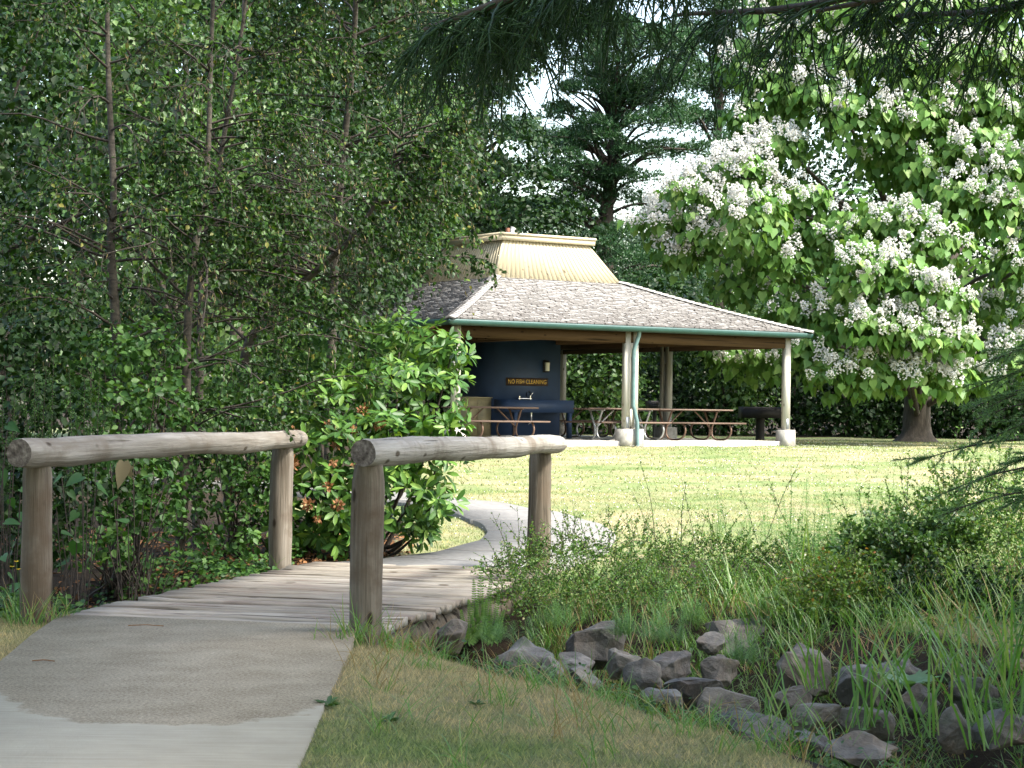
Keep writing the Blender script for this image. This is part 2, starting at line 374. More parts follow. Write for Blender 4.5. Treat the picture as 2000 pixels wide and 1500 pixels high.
m_birch = leaf_mat('birch_leaves', [(0, (.008, .028, .004)), (.45, (.018, .054, .007)), (.8, (.034, .084, .011)), (.97, (.064, .118, .018)), (1, (.24, .22, .05))], .48, .25, spec=.28)
m_catkin = leaf_mat('birch_catkins', [(0, (.12, .11, .04)), (1, (.22, .17, .06))], .7, .1)
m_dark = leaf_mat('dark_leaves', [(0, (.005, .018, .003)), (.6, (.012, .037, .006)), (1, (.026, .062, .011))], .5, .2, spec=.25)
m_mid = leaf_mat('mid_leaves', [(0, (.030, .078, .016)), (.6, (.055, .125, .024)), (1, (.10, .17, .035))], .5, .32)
m_cat = leaf_mat('catalpa_leaves', [(0, (.066, .155, .030)), (.5, (.105, .215, .044)), (.85, (.15, .26, .06)), (1, (.20, .30, .08))], .5, .34, (1.15, 1.2, .55), spec=.3)
m_petal = leaf_mat('catalpa_petals', [(0, (.64, .62, .54)), (.2, (.80, .79, .75)), (1, (.87, .87, .85))], .6, .25, (1, 1, 1), spec=.2)
m_rhodo = leaf_mat('rhododendron_leaves', [(0, (.024, .070, .016)), (.45, (.052, .13, .022)), (.8, (.10, .20, .032)), (1, (.17, .27, .05))], .45, .28, spec=.28)
m_spent = leaf_mat('spent_flowers', [(0, (.13, .055, .02)), (1, (.26, .12, .04))], .8, .1)
m_pine = leaf_mat('pine_needles', [(0, (.014, .050, .016)), (.6, (.026, .080, .024)), (1, (.045, .115, .032))], .5, .2)
m_cord = leaf_mat('conifer_cords', [(0, (.012, .036, .010)), (.6, (.022, .058, .016)), (1, (.042, .090, .024))], .55, .22, spec=.25)
m_fir = leaf_mat('fir_needles', [(0, (.09, .19, .075)), (1, (.16, .28, .12))], .5, .4)
m_coton = leaf_mat('cotoneaster_leaves', [(0, (.040, .105, .020)), (.5, (.092, .195, .036)), (.85, (.165, .27, .058)), (1, (.24, .24, .09))], .45, .34, spec=.35)
m_horse = leaf_mat('horsetail', [(0, (.095, .215, .055)), (1, (.16, .30, .085))], .6, .35)
m_reed = leaf_mat('tall_grass', [(0, (.075, .185, .034)), (.7, (.135, .27, .055)), (1, (.24, .31, .10))], .4, .4)
m_straw = leaf_mat('dry_grass', [(0, (.22, .15, .07)), (1, (.36, .27, .13))], .7, .3)
m_fern = leaf_mat('fern', [(0, (.075, .18, .025)), (1, (.14, .27, .04))], .5, .4)
m_herb = leaf_mat('herb_leaves', [(0, (.022, .064, .014)), (.6, (.042, .108, .021)), (1, (.085, .17, .034))], .5, .3, spec=.3)
m_bigleaf = leaf_mat('broad_leaves', [(0, (.024, .075, .020)), (1, (.05, .13, .032))], .5, .3, spec=.3)
m_red = leaf_mat('rust_leaves', [(0, (.22, .075, .03)), (1, (.30, .16, .05))], .6, .25)
m_dry = leaf_mat('dried_leaf', [(0, (.24, .20, .11)), (1, (.30, .25, .15))], .7, .3, (1, 1, .8))
m_far_hazed = leaf_mat('hazed_far_leaves', [(0, (.030, .060, .034)), (1, (.060, .10, .058))], .7, .15)  # distance haze put into the leaf colour as a pale bluish green
m_buttercup = leaf_mat('yellow_petals', [(0, (.7, .5, .02)), (1, (.8, .6, .03))], .5, .2, (1, 1, .5))
# ------------------------------------------------------------------ ground
DITCH = np.array([(-14, 18.5), (-6, 17.2), (-1.2, 15.5), (.4, 14.2), (1.6, 12.4), (2.6, 10.5), (3.3, 8.5), (4.2, 5.5), (6, 2)], float)
def dist_poly(x, y, pl):
    d = np.full(np.shape(x), 1e9)
    for a, b in zip(pl[:-1], pl[1:]):
        ab = b - a; t = np.clip(((x - a[0]) * ab[0] + (y - a[1]) * ab[1]) / ab.dot(ab), 0, 1)
        d = np.minimum(d, np.hypot(x - a[0] - t * ab[0], y - a[1] - t * ab[1]))
    return d
def Hg(x, y):
    x = np.asarray(x, float); y = np.asarray(y, float)
    z = -.06 + .57 * np.clip((y - 18.3) / 27.7, 0, 1) + .10 * np.clip((y - 46) / 30, 0, 1)
    z = z - .78 * np.exp(-(dist_poly(x, y, DITCH) / 1.25) ** 2)
    z = z + .034 * sstep(12.9, 12.3, y) * sstep(.9, .1, np.abs(x + .8))
    z = z + .22 * np.exp(-((x - 4.2) / 1.8) ** 2 - ((y - 15.8) / 2.2) ** 2)
    z = z + (.012 * np.sin(x * 2.3 + y * 1.1) + .01 * np.sin(y * 3.1 - x * 1.7)) * np.where(y < 13.4, sstep(.1, .9, np.maximum(x + .8, -2.9 - x)), 1)
    return z
def spaced(a, b, s0, far, m):
    near = np.arange(a, b, s0); r = np.geomspace(1, 1 + far, m) - 1
    return near, r
xs = np.concatenate([-7 - np.geomspace(.3, 2500, 34)[::-1], np.arange(-7, 8, .14), 8 + np.geomspace(.3, 2500, 34)])
ys = np.concatenate([-2 - np.geomspace(.5, 400, 12)[::-1], np.arange(-2, 6, .5), np.arange(6, 22, .14), np.arange(22, 50, .4), 50 + np.geomspace(.6, 4000, 34)])
gx, gy = np.meshgrid(xs, ys); gz = Hg(gx, gy)
nx, ny = len(xs), len(ys); ii = (np.arange(ny - 1)[:, None] * nx + np.arange(nx - 1)[None]).ravel()
g = Geo().add(np.stack([gx, gy, gz], -1), np.stack([ii, ii + 1, ii + nx + 1, ii + nx], 1))
ground = g.build('ground', m_ground, smooth=True); ground['kind'] = 'structure'; ground['label'] = 'mown lawn and bare soil rising gently to the pavilion'
soil_v = np.maximum.reduce([
    sstep(-2.3, -3.2, gx) * sstep(12.6, 13.6, gy) * sstep(60, 40, gy),
    sstep(-.75, -1.5, gx) * sstep(17.6, 18.6, gy) * sstep(27, 22, gy),
    sstep(2.1, 1.5, dist_poly(gx, gy, DITCH)) * 1.0,
    sstep(.6, 1.2, gx) * sstep(14, 14.6, gy) * sstep(20.5, 18.5, gy),
    sstep(64, 70, gy)])
a = ground.data.attributes.new('soil', 'FLOAT', 'POINT'); a.data.foreach_set('value', soil_v.ravel().astype(np.float32))

# near path: two cast slabs with a thin tooled border strip
def prism(poly, z0, z1, g=None):
    g = g or Geo(); n = len(poly); p = np.asarray(poly, float)
    V = np.concatenate([np.c_[p, np.full(n, z0)], np.c_[p, np.full(n, z1)]]); j = np.arange(n); j2 = (j + 1) % n
    return g.add(V, [np.array([j[::-1]]), np.array([j + n]), np.stack([j, j2, j2 + n, j + n], 1)])
pth = obj('concrete_path', None); pth['kind'] = 'structure'
def xr(y): return np.interp(y, [-1, 7.8, 12.9], [-.60, -.80, -.945])
def xl(y): return np.interp(y, [-1, 10.5, 13.3], [-2.05, -2.66, -2.95])
for y0, y1 in ((-1.0, 3.4), (3.412, 13.02)):
    yy = np.linspace(y0, y1, 12); ys_ = yy if y1 < 9 else np.array([*np.linspace(y0, 9.3, 7), 9.301, *np.linspace(9.8, y1, 5)]); ye = lambda x, y: y + (.24 * (-.9 - x) - .13 if y > 13 else 0)
    mid = [(xr(y) - 0, y) for y in ys_]
    left = [(xl(y), ye(xl(y), y)) for y in yy]
    mm = [(x, ye(x, y)) for x, y in mid]
    prism(left[::-1][::-1] and [*[(x, y) for x, y in left][::-1], *mm], -.12, 0.0).build('concrete_slab', m_path, pth)

# far path: curving slabs between tooled joints
fp = obj('curving_path', None); fp['kind'] = 'structure'
cl = catmull([(-.75, 17.7), (-.15, 18.9), (.30, 20.5), (.42, 22.4), (-.05, 24.8), (-1.2, 27.2), (-3.4, 29.6), (-6.5, 31.5), (-10, 33)], 14)
tn = nrm(np.gradient(cl, axis=0)); nr = np.stack([tn[:, 1], -tn[:, 0]], 1)
wd = np.interp(np.arange(len(cl)), [0, 14, 30, len(cl)], [1.05, .78, .68, .68])
cuts = list(range(0, len(cl) - 1, 10)) + [len(cl) - 1]
for a_, b_ in zip(cuts[:-1], cuts[1:]):
    if b_ <= a_: continue
    seg = np.arange(a_, b_ + 1); c = cl[seg].copy(); c[0] += tn[a_] * .008; c[-1] -= tn[b_] * .008
    Lp = c - nr[seg] * wd[seg][:, None]; Rp = c + nr[seg] * wd[seg][:, None]
    k = len(seg); zt = np.maximum.reduce([Hg(c[:, 0], c[:, 1]), Hg(Lp[:, 0], Lp[:, 1]), Hg(Rp[:, 0], Rp[:, 1])]) + .035
    zt = np.where(c[:, 1] < 19.5, np.maximum(zt, -.012), zt)
    V = np.concatenate([np.c_[Lp, zt], np.c_[Rp, zt], np.c_[Lp, zt - .12], np.c_[Rp, zt - .12]]); i = np.arange(k - 1)
    F = np.concatenate([np.stack([i, i+k, i+k+1, i+1], 1), np.stack([i+2*k, i, i+1, i+1+2*k], 1), np.stack([i+k, i+3*k, i+3*k+1, i+k+1], 1), [(0, 2*k, 3*k, k)], [(k-1, 2*k-1, 4*k-1, 3*k-1)]])
    Geo().add(V, F).build('concrete_slab', m_path2, fp)

# ------------------------------------------------------------------ footbridge
br_dir = nrm(np.array((.236, .972, 0))); br_side = np.array((br_dir[1], -br_dir[0], 0))
br0 = np.array((-.80, 12.84, 0)); BL, BW = 5.25, 2.2
bridge = thing('footbridge', 'weathered grey timber footbridge with log handrails crossing the rocky ditch', 'bridge', (0, 0, 0))
rng = np.random.default_rng(3)
def plank_mesh(seed):
    r = np.random.default_rng(seed); g = Geo(); n = 9; xs_ = np.linspace(-BW / 2, BW / 2, n); w = .142
    top = .0 + .003 * r.standard_normal(n); e = .003 * r.standard_normal((2, n))
    V = []
    for i, x in enumerate(xs_):
        V += [(x, -w/2 + e[0, i], -.05), (x, -w/2 + e[0, i], top[i] - .012), (x, -w/2 + .016, top[i]), (x, w/2 - .016, top[i]), (x, w/2 + e[1, i], top[i] - .012), (x, w/2 + e[1, i], -.05)]
    j = np.arange(6); j2 = (j + 1) % 6
    F = np.concatenate([np.stack([i*6+j2, i*6+j, (i+1)*6+j, (i+1)*6+j2], 1) for i in range(n-1)])
    g.add(np.array(V), [F, np.array([j]), np.array([j[::-1] + (n-1)*6])]); o = g.build('plank', m_plank, bridge); return o
protos = [plank_mesh(s) for s in range(5)]
NPL = 34; pitch = BL / NPL
rotz = math.atan2(br_side[1], br_side[0])
for i in range(NPL):
    o = protos[i] if i < 5 else protos[i % 5].copy()
    if i >= 5: COL.objects.link(o)
    c = br0 + br_dir * (pitch * (i + .5)) - br_side * (BW / 2) + br_side * rng.normal(0, .012)
    o.location = (c[0], c[1], -.004 + rng.normal(0, .006)); o.rotation_euler = (rng.normal(0, .03), rng.normal(0, .0012), rotz + rng.normal(0, .0018) + (math.pi if i % 2 else 0))
def log(name, a, b, r0, r1, mats, seed, axis_len, n=18, wob=.012, lump=.06):
    """bumpy log along local X (or Z) between a and b"""
    r = np.random.default_rng(seed); a = np.array(a, float); b = np.array(b, float); Ln = np.linalg.norm(b - a); k = max(14, int(Ln / .09))
    t = np.linspace(0, 1, k); ph = r.uniform(0, 6, 8)
    cx = np.stack([t * Ln, wob * (np.sin(t*Ln*1.4+ph[0]) + .5*np.sin(t*Ln*3.1+ph[1])), wob * (np.sin(t*Ln*1.7+ph[2]) + .6*np.sin(t*Ln*3.7+ph[3]))], 1)
    rad = np.interp(t, [0, 1], [r0, r1]) * (1 + .035*np.sin(t*Ln*4.3+ph[4]) + .02*np.sin(t*Ln*9+ph[5]))
    ang = np.arange(n)*2*math.pi/n; V = []
    lmp = lump * sum(np.sin(ang[None]*m + ph[m] + t[:, None]*Ln*(m*.9))/m for m in (2, 3, 5))/1.5 + .012*r.standard_normal((k, n))
    R_ = rad[:, None]*(1+lmp); R_[0] *= .93; R_[-1] *= .9
    V = np.stack([np.repeat(cx[:, :1], n, 1), cx[:, 1:2]+R_*np.cos(ang), cx[:, 2:3]+R_*np.sin(ang)], -1).reshape(-1, 3)
    j = np.arange(n); j2 = (j+1) % n
    F = np.concatenate([np.stack([i*n+j, i*n+j2, (i+1)*n+j2, (i+1)*n+j], 1) for i in range(k-1)])
    if axis_len == 2: V = V[:, [2, 1, 0]] * np.array((-1, 1, 1))
    g = Geo().add(V, F, 0)
    for ring, flip in ((0, True), (k-1, False)):
        rv = V[ring*n:(ring+1)*n]; c = rv.mean(0); inset = c + (rv - c)*.8 + np.array((r.normal(0, .004),)*3)
        VV = np.concatenate([rv, inset, [c]])
        f = np.concatenate([np.stack([j, j2, j2+n, j+n], 1)]); f3 = np.stack([j+n, j2+n, np.full(n, 2*n)], 1)
        g.add(VV, [f if not flip else f[:, ::-1], f3 if not flip else f3[:, ::-1]], 1)
    o = g.build(name, mats, bridge, smooth=True)
    sm = np.ones(len(o.data.polygons), bool); mi = np.zeros(len(sm), np.int32); o.data.polygons.foreach_get('material_index', mi); o.data.polygons.foreach_set('use_smooth', mi == 0)
    d = Vector(b - a).normalized()
    q = Vector((1, 0, 0)).rotation_difference(d) if axis_len == 0 else Vector((0, 0, 1)).rotation_difference(d)
    o.rotation_euler = q.to_euler(); o.location = a; return o
posts = {'nr': P(716, 1100, 12.62), 'nl': P(70, 1100, 13.4), 'fl': P(549, 1000, 18.0), 'fr': P(1053, 1000, 17.75)}
for i, (k_, p) in enumerate(posts.items()):
    top = {'nr': 1.02, 'nl': 1.0, 'fl': 1.03, 'fr': 1.02}[k_]
    log('post', (p[0], p[1], -.75), (p[0] + .004, p[1], top), .104, .098, [m_post, m_end], 20 + i, 2, n=26, wob=.005, lump=.07)
log('rail', P(36, 884, 13.02), P(586, 857, 18.25), .098, .080, [m_log, m_end], 31, 0, wob=.007)
log('rail', P(712, 884, 12.40), P(1094, 868, 18.0), .090, .078, [m_log, m_end], 36, 0, wob=.006)
for s_, z in ((.16, -.19), (1.1, -.19), (2.02, -.19)):
    a_ = br0 - br_side * s_ + br_dir * .05; b_ = a_ + br_dir * (BL - .1)
    log('stringer', (a_[0], a_[1], z), (b_[0], b_[1], z), .13, .12, [m_post, m_end], 40 + int(s_ * 10), 0)
# the sawn blocks that carry the deck ends
for t_, nm in ((.12, 'sill_beam'), (BL - .12, 'sill_beam')):
    c = br0 - br_side * (BW / 2) + br_dir * t_
    o = Geo().box((0, 0, 0), (BW - .1, .2, .26)).build(nm, m_post, bridge); o.location = (c[0], c[1], -.43); o.rotation_euler = (0, 0, rotz)

# ------------------------------------------------------------------ pavilion (local frame: origin at the slab's middle, x along the front, y away)
TH = RAD(33.6); U = np.array((math.cos(TH), math.sin(TH))); Vv = np.array((-math.sin(TH), math.cos(TH))); SL = .66; HALF = 5.24
PC = np.array(((880 - 1000) / 4000 * 45.5, 45.5)) + HALF * (U + Vv)
def to_world(x, y, z=0): w = PC + U * x + Vv * y; return (w[0], w[1], SL + z)
def to_local(px, D): w = np.array(((px - 1000) / 4000 * D, D)) - PC; return float(w.dot(U)), float(w.dot(Vv))
pav = thing('picnic_pavilion', 'open square picnic pavilion with grey shingle roof, yellow cupola and teal gutters', 'pavilion', (PC[0], PC[1], SL), TH)
rng = np.random.default_rng(7)
Geo().box((0, 0, -.16), (9.86, 9.86, .32)).build('floor_slab', m_conc, pav)
def rot_k(V, k):
    c, s = [(1, 0), (0, 1), (-1, 0), (0, -1)][k]
    V = np.asarray(V, float); return np.stack([V[..., 0]*c - V[..., 1]*s, V[..., 0]*s + V[..., 1]*c, V[..., 2]], -1)
# posts: pairs with a spacer on concrete plinths
PW, PG = .145, .085
for ix in (-1, 0, 1):
    for iy in (-1, 0, 1):
        if ix == 0 and iy == 0: continue
        x, y = ix * 4.89, iy * 4.89; along_x = (ix == 0)
        sx, sy = (.62, .34) if along_x else (.34, .62)
        if ix and iy: sx = sy = .36
        pg = Geo().box((0, 0, 0), (sx, sy, .5))
        V = pg.v[0]; V[4:, :2] *= .96; pg.build('plinth', m_conc, pav, loc=(x, y, .035))
        if ix and iy: offs = [(0, -(PW + PG) / 2 * iy * -1 * 0), ]
        offs = [(-(PW+PG)/2, 0), ((PW+PG)/2, 0)] if along_x else [(0, -(PW+PG)/2), (0, (PW+PG)/2)]
        if ix and iy: offs = [(0, 0)]
        for ox, oy in offs:
            o = Geo().box((0, 0, 0), (PW + (.02 if ix and iy else 0), PW, 2.30)).build('post', m_timber, pav, loc=(x+ox, y+oy, 1.435))
            bz = Geo().box((0, -PW/2 - .004, -1.0), (.085, .008, .26)).build('bracket', m_plate, o)
        if len(offs) == 2:
            for z in (.55, 2.2):
                Geo().box((0, 0, 0), (PG, PW*.8, .42) if along_x else (PW*.8, PG, .42)).build('spacer', m_timber, pav, loc=(x, y, z))
for k in range(4):
    c, s = [(1, 0), (0, 1), (-1, 0), (0, -1)][k]
    o = Geo().box((0, 0, 0), (9.6, .12, .26)).build('eave_beam', m_beam, pav); o.location = rot_k(np.array((0, -4.89, 2.46)), k); o.rotation_euler = (0, 0, k*math.pi/2)
for x in (-2.45, 0, 2.45):
    o = Geo().box((0, 0, 0), (9.5, .11, .22)).build('cross_beam', m_beam, pav, loc=(x, 0, 2.45)); o.rotation_euler = (0, 0, math.pi/2)
# roof shell
R0, R1, Z0, Z1 = HALF, 1.9, 2.72, 3.95
def rz_(r):
    s_ = (R0 - r) / (R0 - R1); return Z0 + (Z1 - Z0) * (.86 * s_ + .14 * s_ * s_)
rs = np.linspace(R0 - .02, R1 - .1, 8)
for k in range(4):
    V = []; 
    for r in rs: V += [(-r, -r, rz_(r) - .10), (r, -r, rz_(r) - .10)]
    i = np.arange(len(rs)-1)*2
    V2 = [(x, y, z + .07) for x, y, z in V]
    n_ = len(V)
    g = Geo().add(rot_k(np.array(V + V2), k), [np.stack([i, i+2, i+3, i+1], 1), np.stack([i, i+1, i+3, i+2], 1) + n_, np.array([(0, 1, 1+n_, n_)])])
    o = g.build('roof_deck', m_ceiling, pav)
    # gutter: an open trough profile along the eave
    prof = np.array([(0, .0), (-.10, .0), (-.12, -.03), (-.085, -.11), (0, -.11)]) 
    Ls = R0 + .02
    V = []
    for e in (-1, 1):
        for dy, dz in prof: V.append((e * (Ls - dy - .0), -R0 + dy - .005, Z0 - .01 + dz))
    m_ = len(prof); j = np.arange(m_ - 1)
    g = Geo().add(rot_k(np.array(V), k), [np.stack([j, j+1, j+1+m_, j+m_], 1)])
    # back fascia
    g.add(rot_k(np.array([(-R0, -R0+.012, Z0-.14), (R0, -R0+.012, Z0-.14), (R0, -R0+.012, Z0+.005), (-R0, -R0+.012, Z0+.005)]), k), np.array([(0, 1, 2, 3)]))
    g.build('gutter', m_gutter, pav)
    # shingles: butt-edged wedges laid course by course
    nc = 30; V = []; F = []; FB = []; cnt = 0
    edges = np.linspace(R0 + .06, R1 + .02, nc + 1)
    for ci in range(nc):
        ra, rb = edges[ci], edges[ci+1] - .07
        x = -ra
        while x < ra:
            w = rng.uniform(.08, .19); xa, xb = x + .004, min(x + w, ra) - .004; x += w
            if xb - xa < .02: continue
            dr = rng.uniform(-.018, .018); th = .034 + rng.uniform(0, .022)
            za, zb = rz_(min(ra, R0)) - (.01 if ra > R0 else 0), rz_(max(rb, R1))
            cl_ = lambda xx, r: max(-r, min(r, xx))
            rA = ra + dr
            q = [(cl_(xa, rA), -rA, za + .010), (cl_(xb, rA), -rA, za + .010), (cl_(xb, rA), -rA, za + th), (cl_(xa, rA), -rA, za + th), (cl_(xb, rb), -rb, zb + .006), (cl_(xa, rb), -rb, zb + .006)]
            V += q; b = cnt * 6; cnt += 1
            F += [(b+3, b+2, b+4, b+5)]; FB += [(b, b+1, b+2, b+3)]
    g = Geo().add(rot_k(np.array(V), k), np.array(F)); g.f.append((np.array(FB), 1)); o = g.build('shingles', [m_shingle, m_butt_shade], pav); o['kind'] = 'stuff'
# hip caps: overlapping bent shingles, each its own piece
hc = Geo(); hw = .14
hc.add(np.array([(-hw, -.13, .02), (0, -.13, .075), (hw, -.13, .02), (-hw, .13, -.022), (0, .13, .022), (hw, .13, -.022), (-hw, -.13, -.022), (0, -.13, .022), (hw, -.13, -.022)]),
       np.array([(0, 1, 4, 3), (1, 2, 5, 4)]))
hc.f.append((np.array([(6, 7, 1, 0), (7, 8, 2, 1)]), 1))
hc0 = hc.build('hip_cap', [m_shingle, m_butt_shade], pav); first = True
for k in range(4):
    for r in np.arange(R0 + .03, R1 + .05, -.118):
        p = rot_k(np.array((-r, -r, rz_(min(r, R0)) + .032)), k); sl = (rz_(r - .2) - rz_(r)) / (.2 * math.sqrt(2)) if r < R0 else .25
        o = hc0 if first else hc0.copy()
        if not first: COL.objects.link(o)
        first = False; o.location = p
        o.rotation_euler = (math.atan(sl) + .09, 0, -math.pi/4 + k*math.pi/2 + rng.normal(0, .05))
# cupola: sloping boards, trim, cap, vents
CB, CT, ZB, ZT = 1.93, 1.30, 3.93, 4.97
nb = 27
for k in range(4):
    for b in range(nb):
        a0, a1 = -1 + 2*b/nb, -1 + 2*(b+1)/nb; e = .0035
        V = []
        for r, z, pr in ((CB, ZB, 0), (CT, ZT, 0), (CB, ZB, .02), (CT, ZT, .02)):
            V += [(a0*r + e, -r - .0 + (.02 - pr), z), (a1*r - e, -r + (.02 - pr), z)]
        V = rot_k(np.array(V), k); c = V.mean(0)
        Geo().add(V - c, np.array([(4, 5, 7, 6), (0, 4, 6, 2), (5, 1, 3, 7), (0, 1, 5, 4)])).build('cupola_board', m_board, pav, loc=c)
    o = Geo().box((0, 0, .02), (2*1.42 + .0, .045, .125)).box((0, -.012, .115), (2*1.42 + .04, .07, .06)).build('cupola_trim', m_board, pav)
    o.location = rot_k(np.array((0, -1.42, 4.97)), k); o.rotation_euler = (0, 0, k*math.pi/2)
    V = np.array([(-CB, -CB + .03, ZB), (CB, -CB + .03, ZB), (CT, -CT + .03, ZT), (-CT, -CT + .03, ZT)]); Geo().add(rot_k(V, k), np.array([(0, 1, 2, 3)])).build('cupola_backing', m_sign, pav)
Geo().box((0, 0, 5.09), (2.86, 2.86, .05)).build('cupola_cap', m_conc, pav)
lx, ly = to_local(988, 52.2); Geo().tube([(lx, ly, 5.1), (lx, ly, 5.34)], .055, 12).build('vent_pipe', m_rust, pav)
lx, ly = to_local(997, 51.6); Geo().tube([(lx, ly, 5.1), (lx, ly, 5.24), (lx+.03, ly-.01, 5.3)], [.05, .05, .075], 12).build('vent_hood', m_white, pav)
# downspouts
def spout(pts): return Geo().tube(pts, .05, 8).build('downspout', m_spout, pav)
spout([(0.03, -5.2, 2.66), (.03, -5.18, 2.5), (-.04, -5.08, 2.15), (-.04, -5.08, .85), (.05, -5.12, .45), (.06, -5.14, -.12)])
spout([(-5.2, .03, 2.66), (-5.18, .03, 2.5), (-5.08, -.04, 2.15), (-5.08, -.04, .85), (-5.12, .05, .45), (-5.14, .06, -.12)])

# blue wash block inside
core = thing('wash_block', 'dark blue painted utility block with a sink counter under the pavilion roof', 'utility block', to_world(0, 0), TH)
Geo().box((-.885, -1.135, 1.42), (1.95, 1.45, 2.84)).build('wall', m_blue, core)
Geo().box((-.885, -1.135, .04), (2.0, 1.5, .08)).build('footing', m_conc, core)
ct = Geo().box((-.90, -2.17, .80), (1.98, .60, .31)).build('counter', m_blue, core)
for x in (-1.62, .0): Geo().box((x, -2.40, .33), (.10, .10, .64)).build('counter_leg', m_blue, core)
lx = -1.05
Geo().tube([(lx-.16, -1.98, .955), (lx-.16, -1.98, 1.05)], .022, 8).tube([(lx+.16, -1.98, .955), (lx+.16, -1.98, 1.05)], .022, 8).tube([(lx-.2, -1.98, .985), (lx+.2, -1.98, .985)], .02, 8).tube([(lx+.04, -1.98, .98), (lx+.04, -2.0, 1.14), (lx+.04, -2.12, 1.16), (lx+.04, -2.2, 1.08)], .016, 8).tube([(lx+.16, -1.98, 1.05), (lx+.22, -2.0, 1.13)], .02, 8).build('faucet', m_chrome, core)
Geo().tube([(lx+.05, -2.2, .64), (lx+.05, -2.2, .42), (lx+.05, -2.1, .36), (lx+.05, -1.9, .4)], .025, 8).build('drain_pipe', m_chrome, core)
cab = thing('storage_cabinet', 'tan storage cabinet beside the dark side of the blue block', 'cabinet', to_world(-2.28, -1.5), TH)
Geo().box((0, 0, .5), (.78, .5, .96)).build('body', m_tan, cab); Geo().box((0, -.01, .995), (.82, .54, .03)).build('lid', m_tan, cab)
for x in (-.19, .19): Geo().box((x, -.258, .49), (.36, .014, .84)).build('door', m_tan, cab)
sg = thing('notice_sign', 'brown board reading NO FISH CLEANING in yellow letters on the blue wall', 'sign', to_world(-.92, -1.875, 1.40), TH)
Geo().box((0, 0, 0), (1.24, .03, .19)).build('board', m_sign, sg)
fc = bpy.data.curves.new('lettering', 'FONT'); fc.body = 'NO FISH CLEANING'; fc.align_x = 'CENTER'; fc.align_y = 'CENTER'; fc.size = .15; fc.extrude = .003; fc.space_character = 1.05; fc.offset = .0008
tmp = bpy.data.objects.new('tmp_text', fc); COL.objects.link(tmp); bpy.context.view_layer.update()
me = bpy.data.meshes.new_from_object(tmp.evaluated_get(bpy.context.evaluated_depsgraph_get())); bpy.data.objects.remove(tmp)
me.materials.clear(); me.materials.append(m_yellow)
wx = max(v.co.x for v in me.vertices) - min(v.co.x for v in me.vertices)
o = obj('lettering', me, sg, (0, -.019, -.002)); o.rotation_euler = (math.pi/2, 0, 0); o.scale = (1.13/wx, 1.0, 1)
wl_ = thing('wall_lamp', 'small frosted lamp mounted on the blue wall above the sign', 'lamp', to_world(-.36, -1.87, 1.78), TH)
Geo().box((0, 0, .02), (.16, .04, .30)).build('back_plate', m_black, wl_)
Geo().tube([(0, -.07, -.10), (0, -.07, .11)], [.055, .062], 14).build('diffuser', m_lamp, wl_); Geo().tube([(0, -.07, .11), (0, -.07, .15)], [.07, .05], 14).build('cap', m_black, wl_)
sw = thing('switch_box', 'small pale switch plate on the dark side of the blue block', 'switch', to_world(-1.872, -.62, 1.23), TH)
Geo().box((0, 0, 0), (.03, .12, .17)).build('cover', m_lamp, sw); Geo().box((-.02, 0, 0), (.015, .03, .05)).build('toggle', m_white, sw)

# picnic tables with looped pipe frames
def picnic_table(pipe, label, loc, rz, first_end=True):
    t = thing('picnic_table', label, 'picnic table', loc, rz, 'picnic tables under the pavilion')
    Lt = 2.3
    for i in range(5): Geo().box((0, 0, 0), (Lt, .138, .04)).build('table_board', m_table, t, loc=(rng.normal(0, .006), -.292 + i*.146, .755 + rng.normal(0, .001)))
    for sy in (-1, 1):
        for i in (0, 1): Geo().box((0, 0, 0), (Lt, .135, .04)).build('seat_board', m_table, t, loc=(rng.normal(0, .006), sy*(.66 + i*.144), .43))
    for ex in (-.72, .72):
        g = Geo()
        for sy in (-1, 1):
            p = catmull([(ex, sy*.26, .735), (ex, sy*.15, .52), (ex, sy*.045, .30), (ex, sy*.06, .12), (ex, sy*.2, .03), (ex, sy*.52, .028), (ex, sy*.72, .10), (ex, sy*.80, .24), (ex, sy*.76, .36), (ex, sy*.70, .408)], 5)
            g.tube(p, .024, 8)
        g.tube([(ex, -.34, .728), (ex, .34, .728)], .02, 6)
        g.build('pipe_frame', pipe, t)
        s_ = -1 if ex > 0 else 1
        Geo().tube([(ex, 0, .30), (ex + s_*.52, 0, .73)], .019, 6).build('brace', pipe, t)
    return t
def at_local(px, D, z=0): return to_world(*to_local(px, D), z)
picnic_table(m_brownpipe, 'picnic table in front of the blue block, nearest the rhododendron', at_local(958, 48.6), TH)
picnic_table(m_steel, 'picnic table with silvery pipe legs behind the teal downspout', at_local(1212, 49.9), TH)
picnic_table(m_brownpipe, 'picnic table with brown looped legs nearest the right corner post', at_local(1345, 51.0), TH)
picnic_table(m_brownpipe, 'picnic table furthest back, right of the blue block', at_local(1150, 55.0), TH)

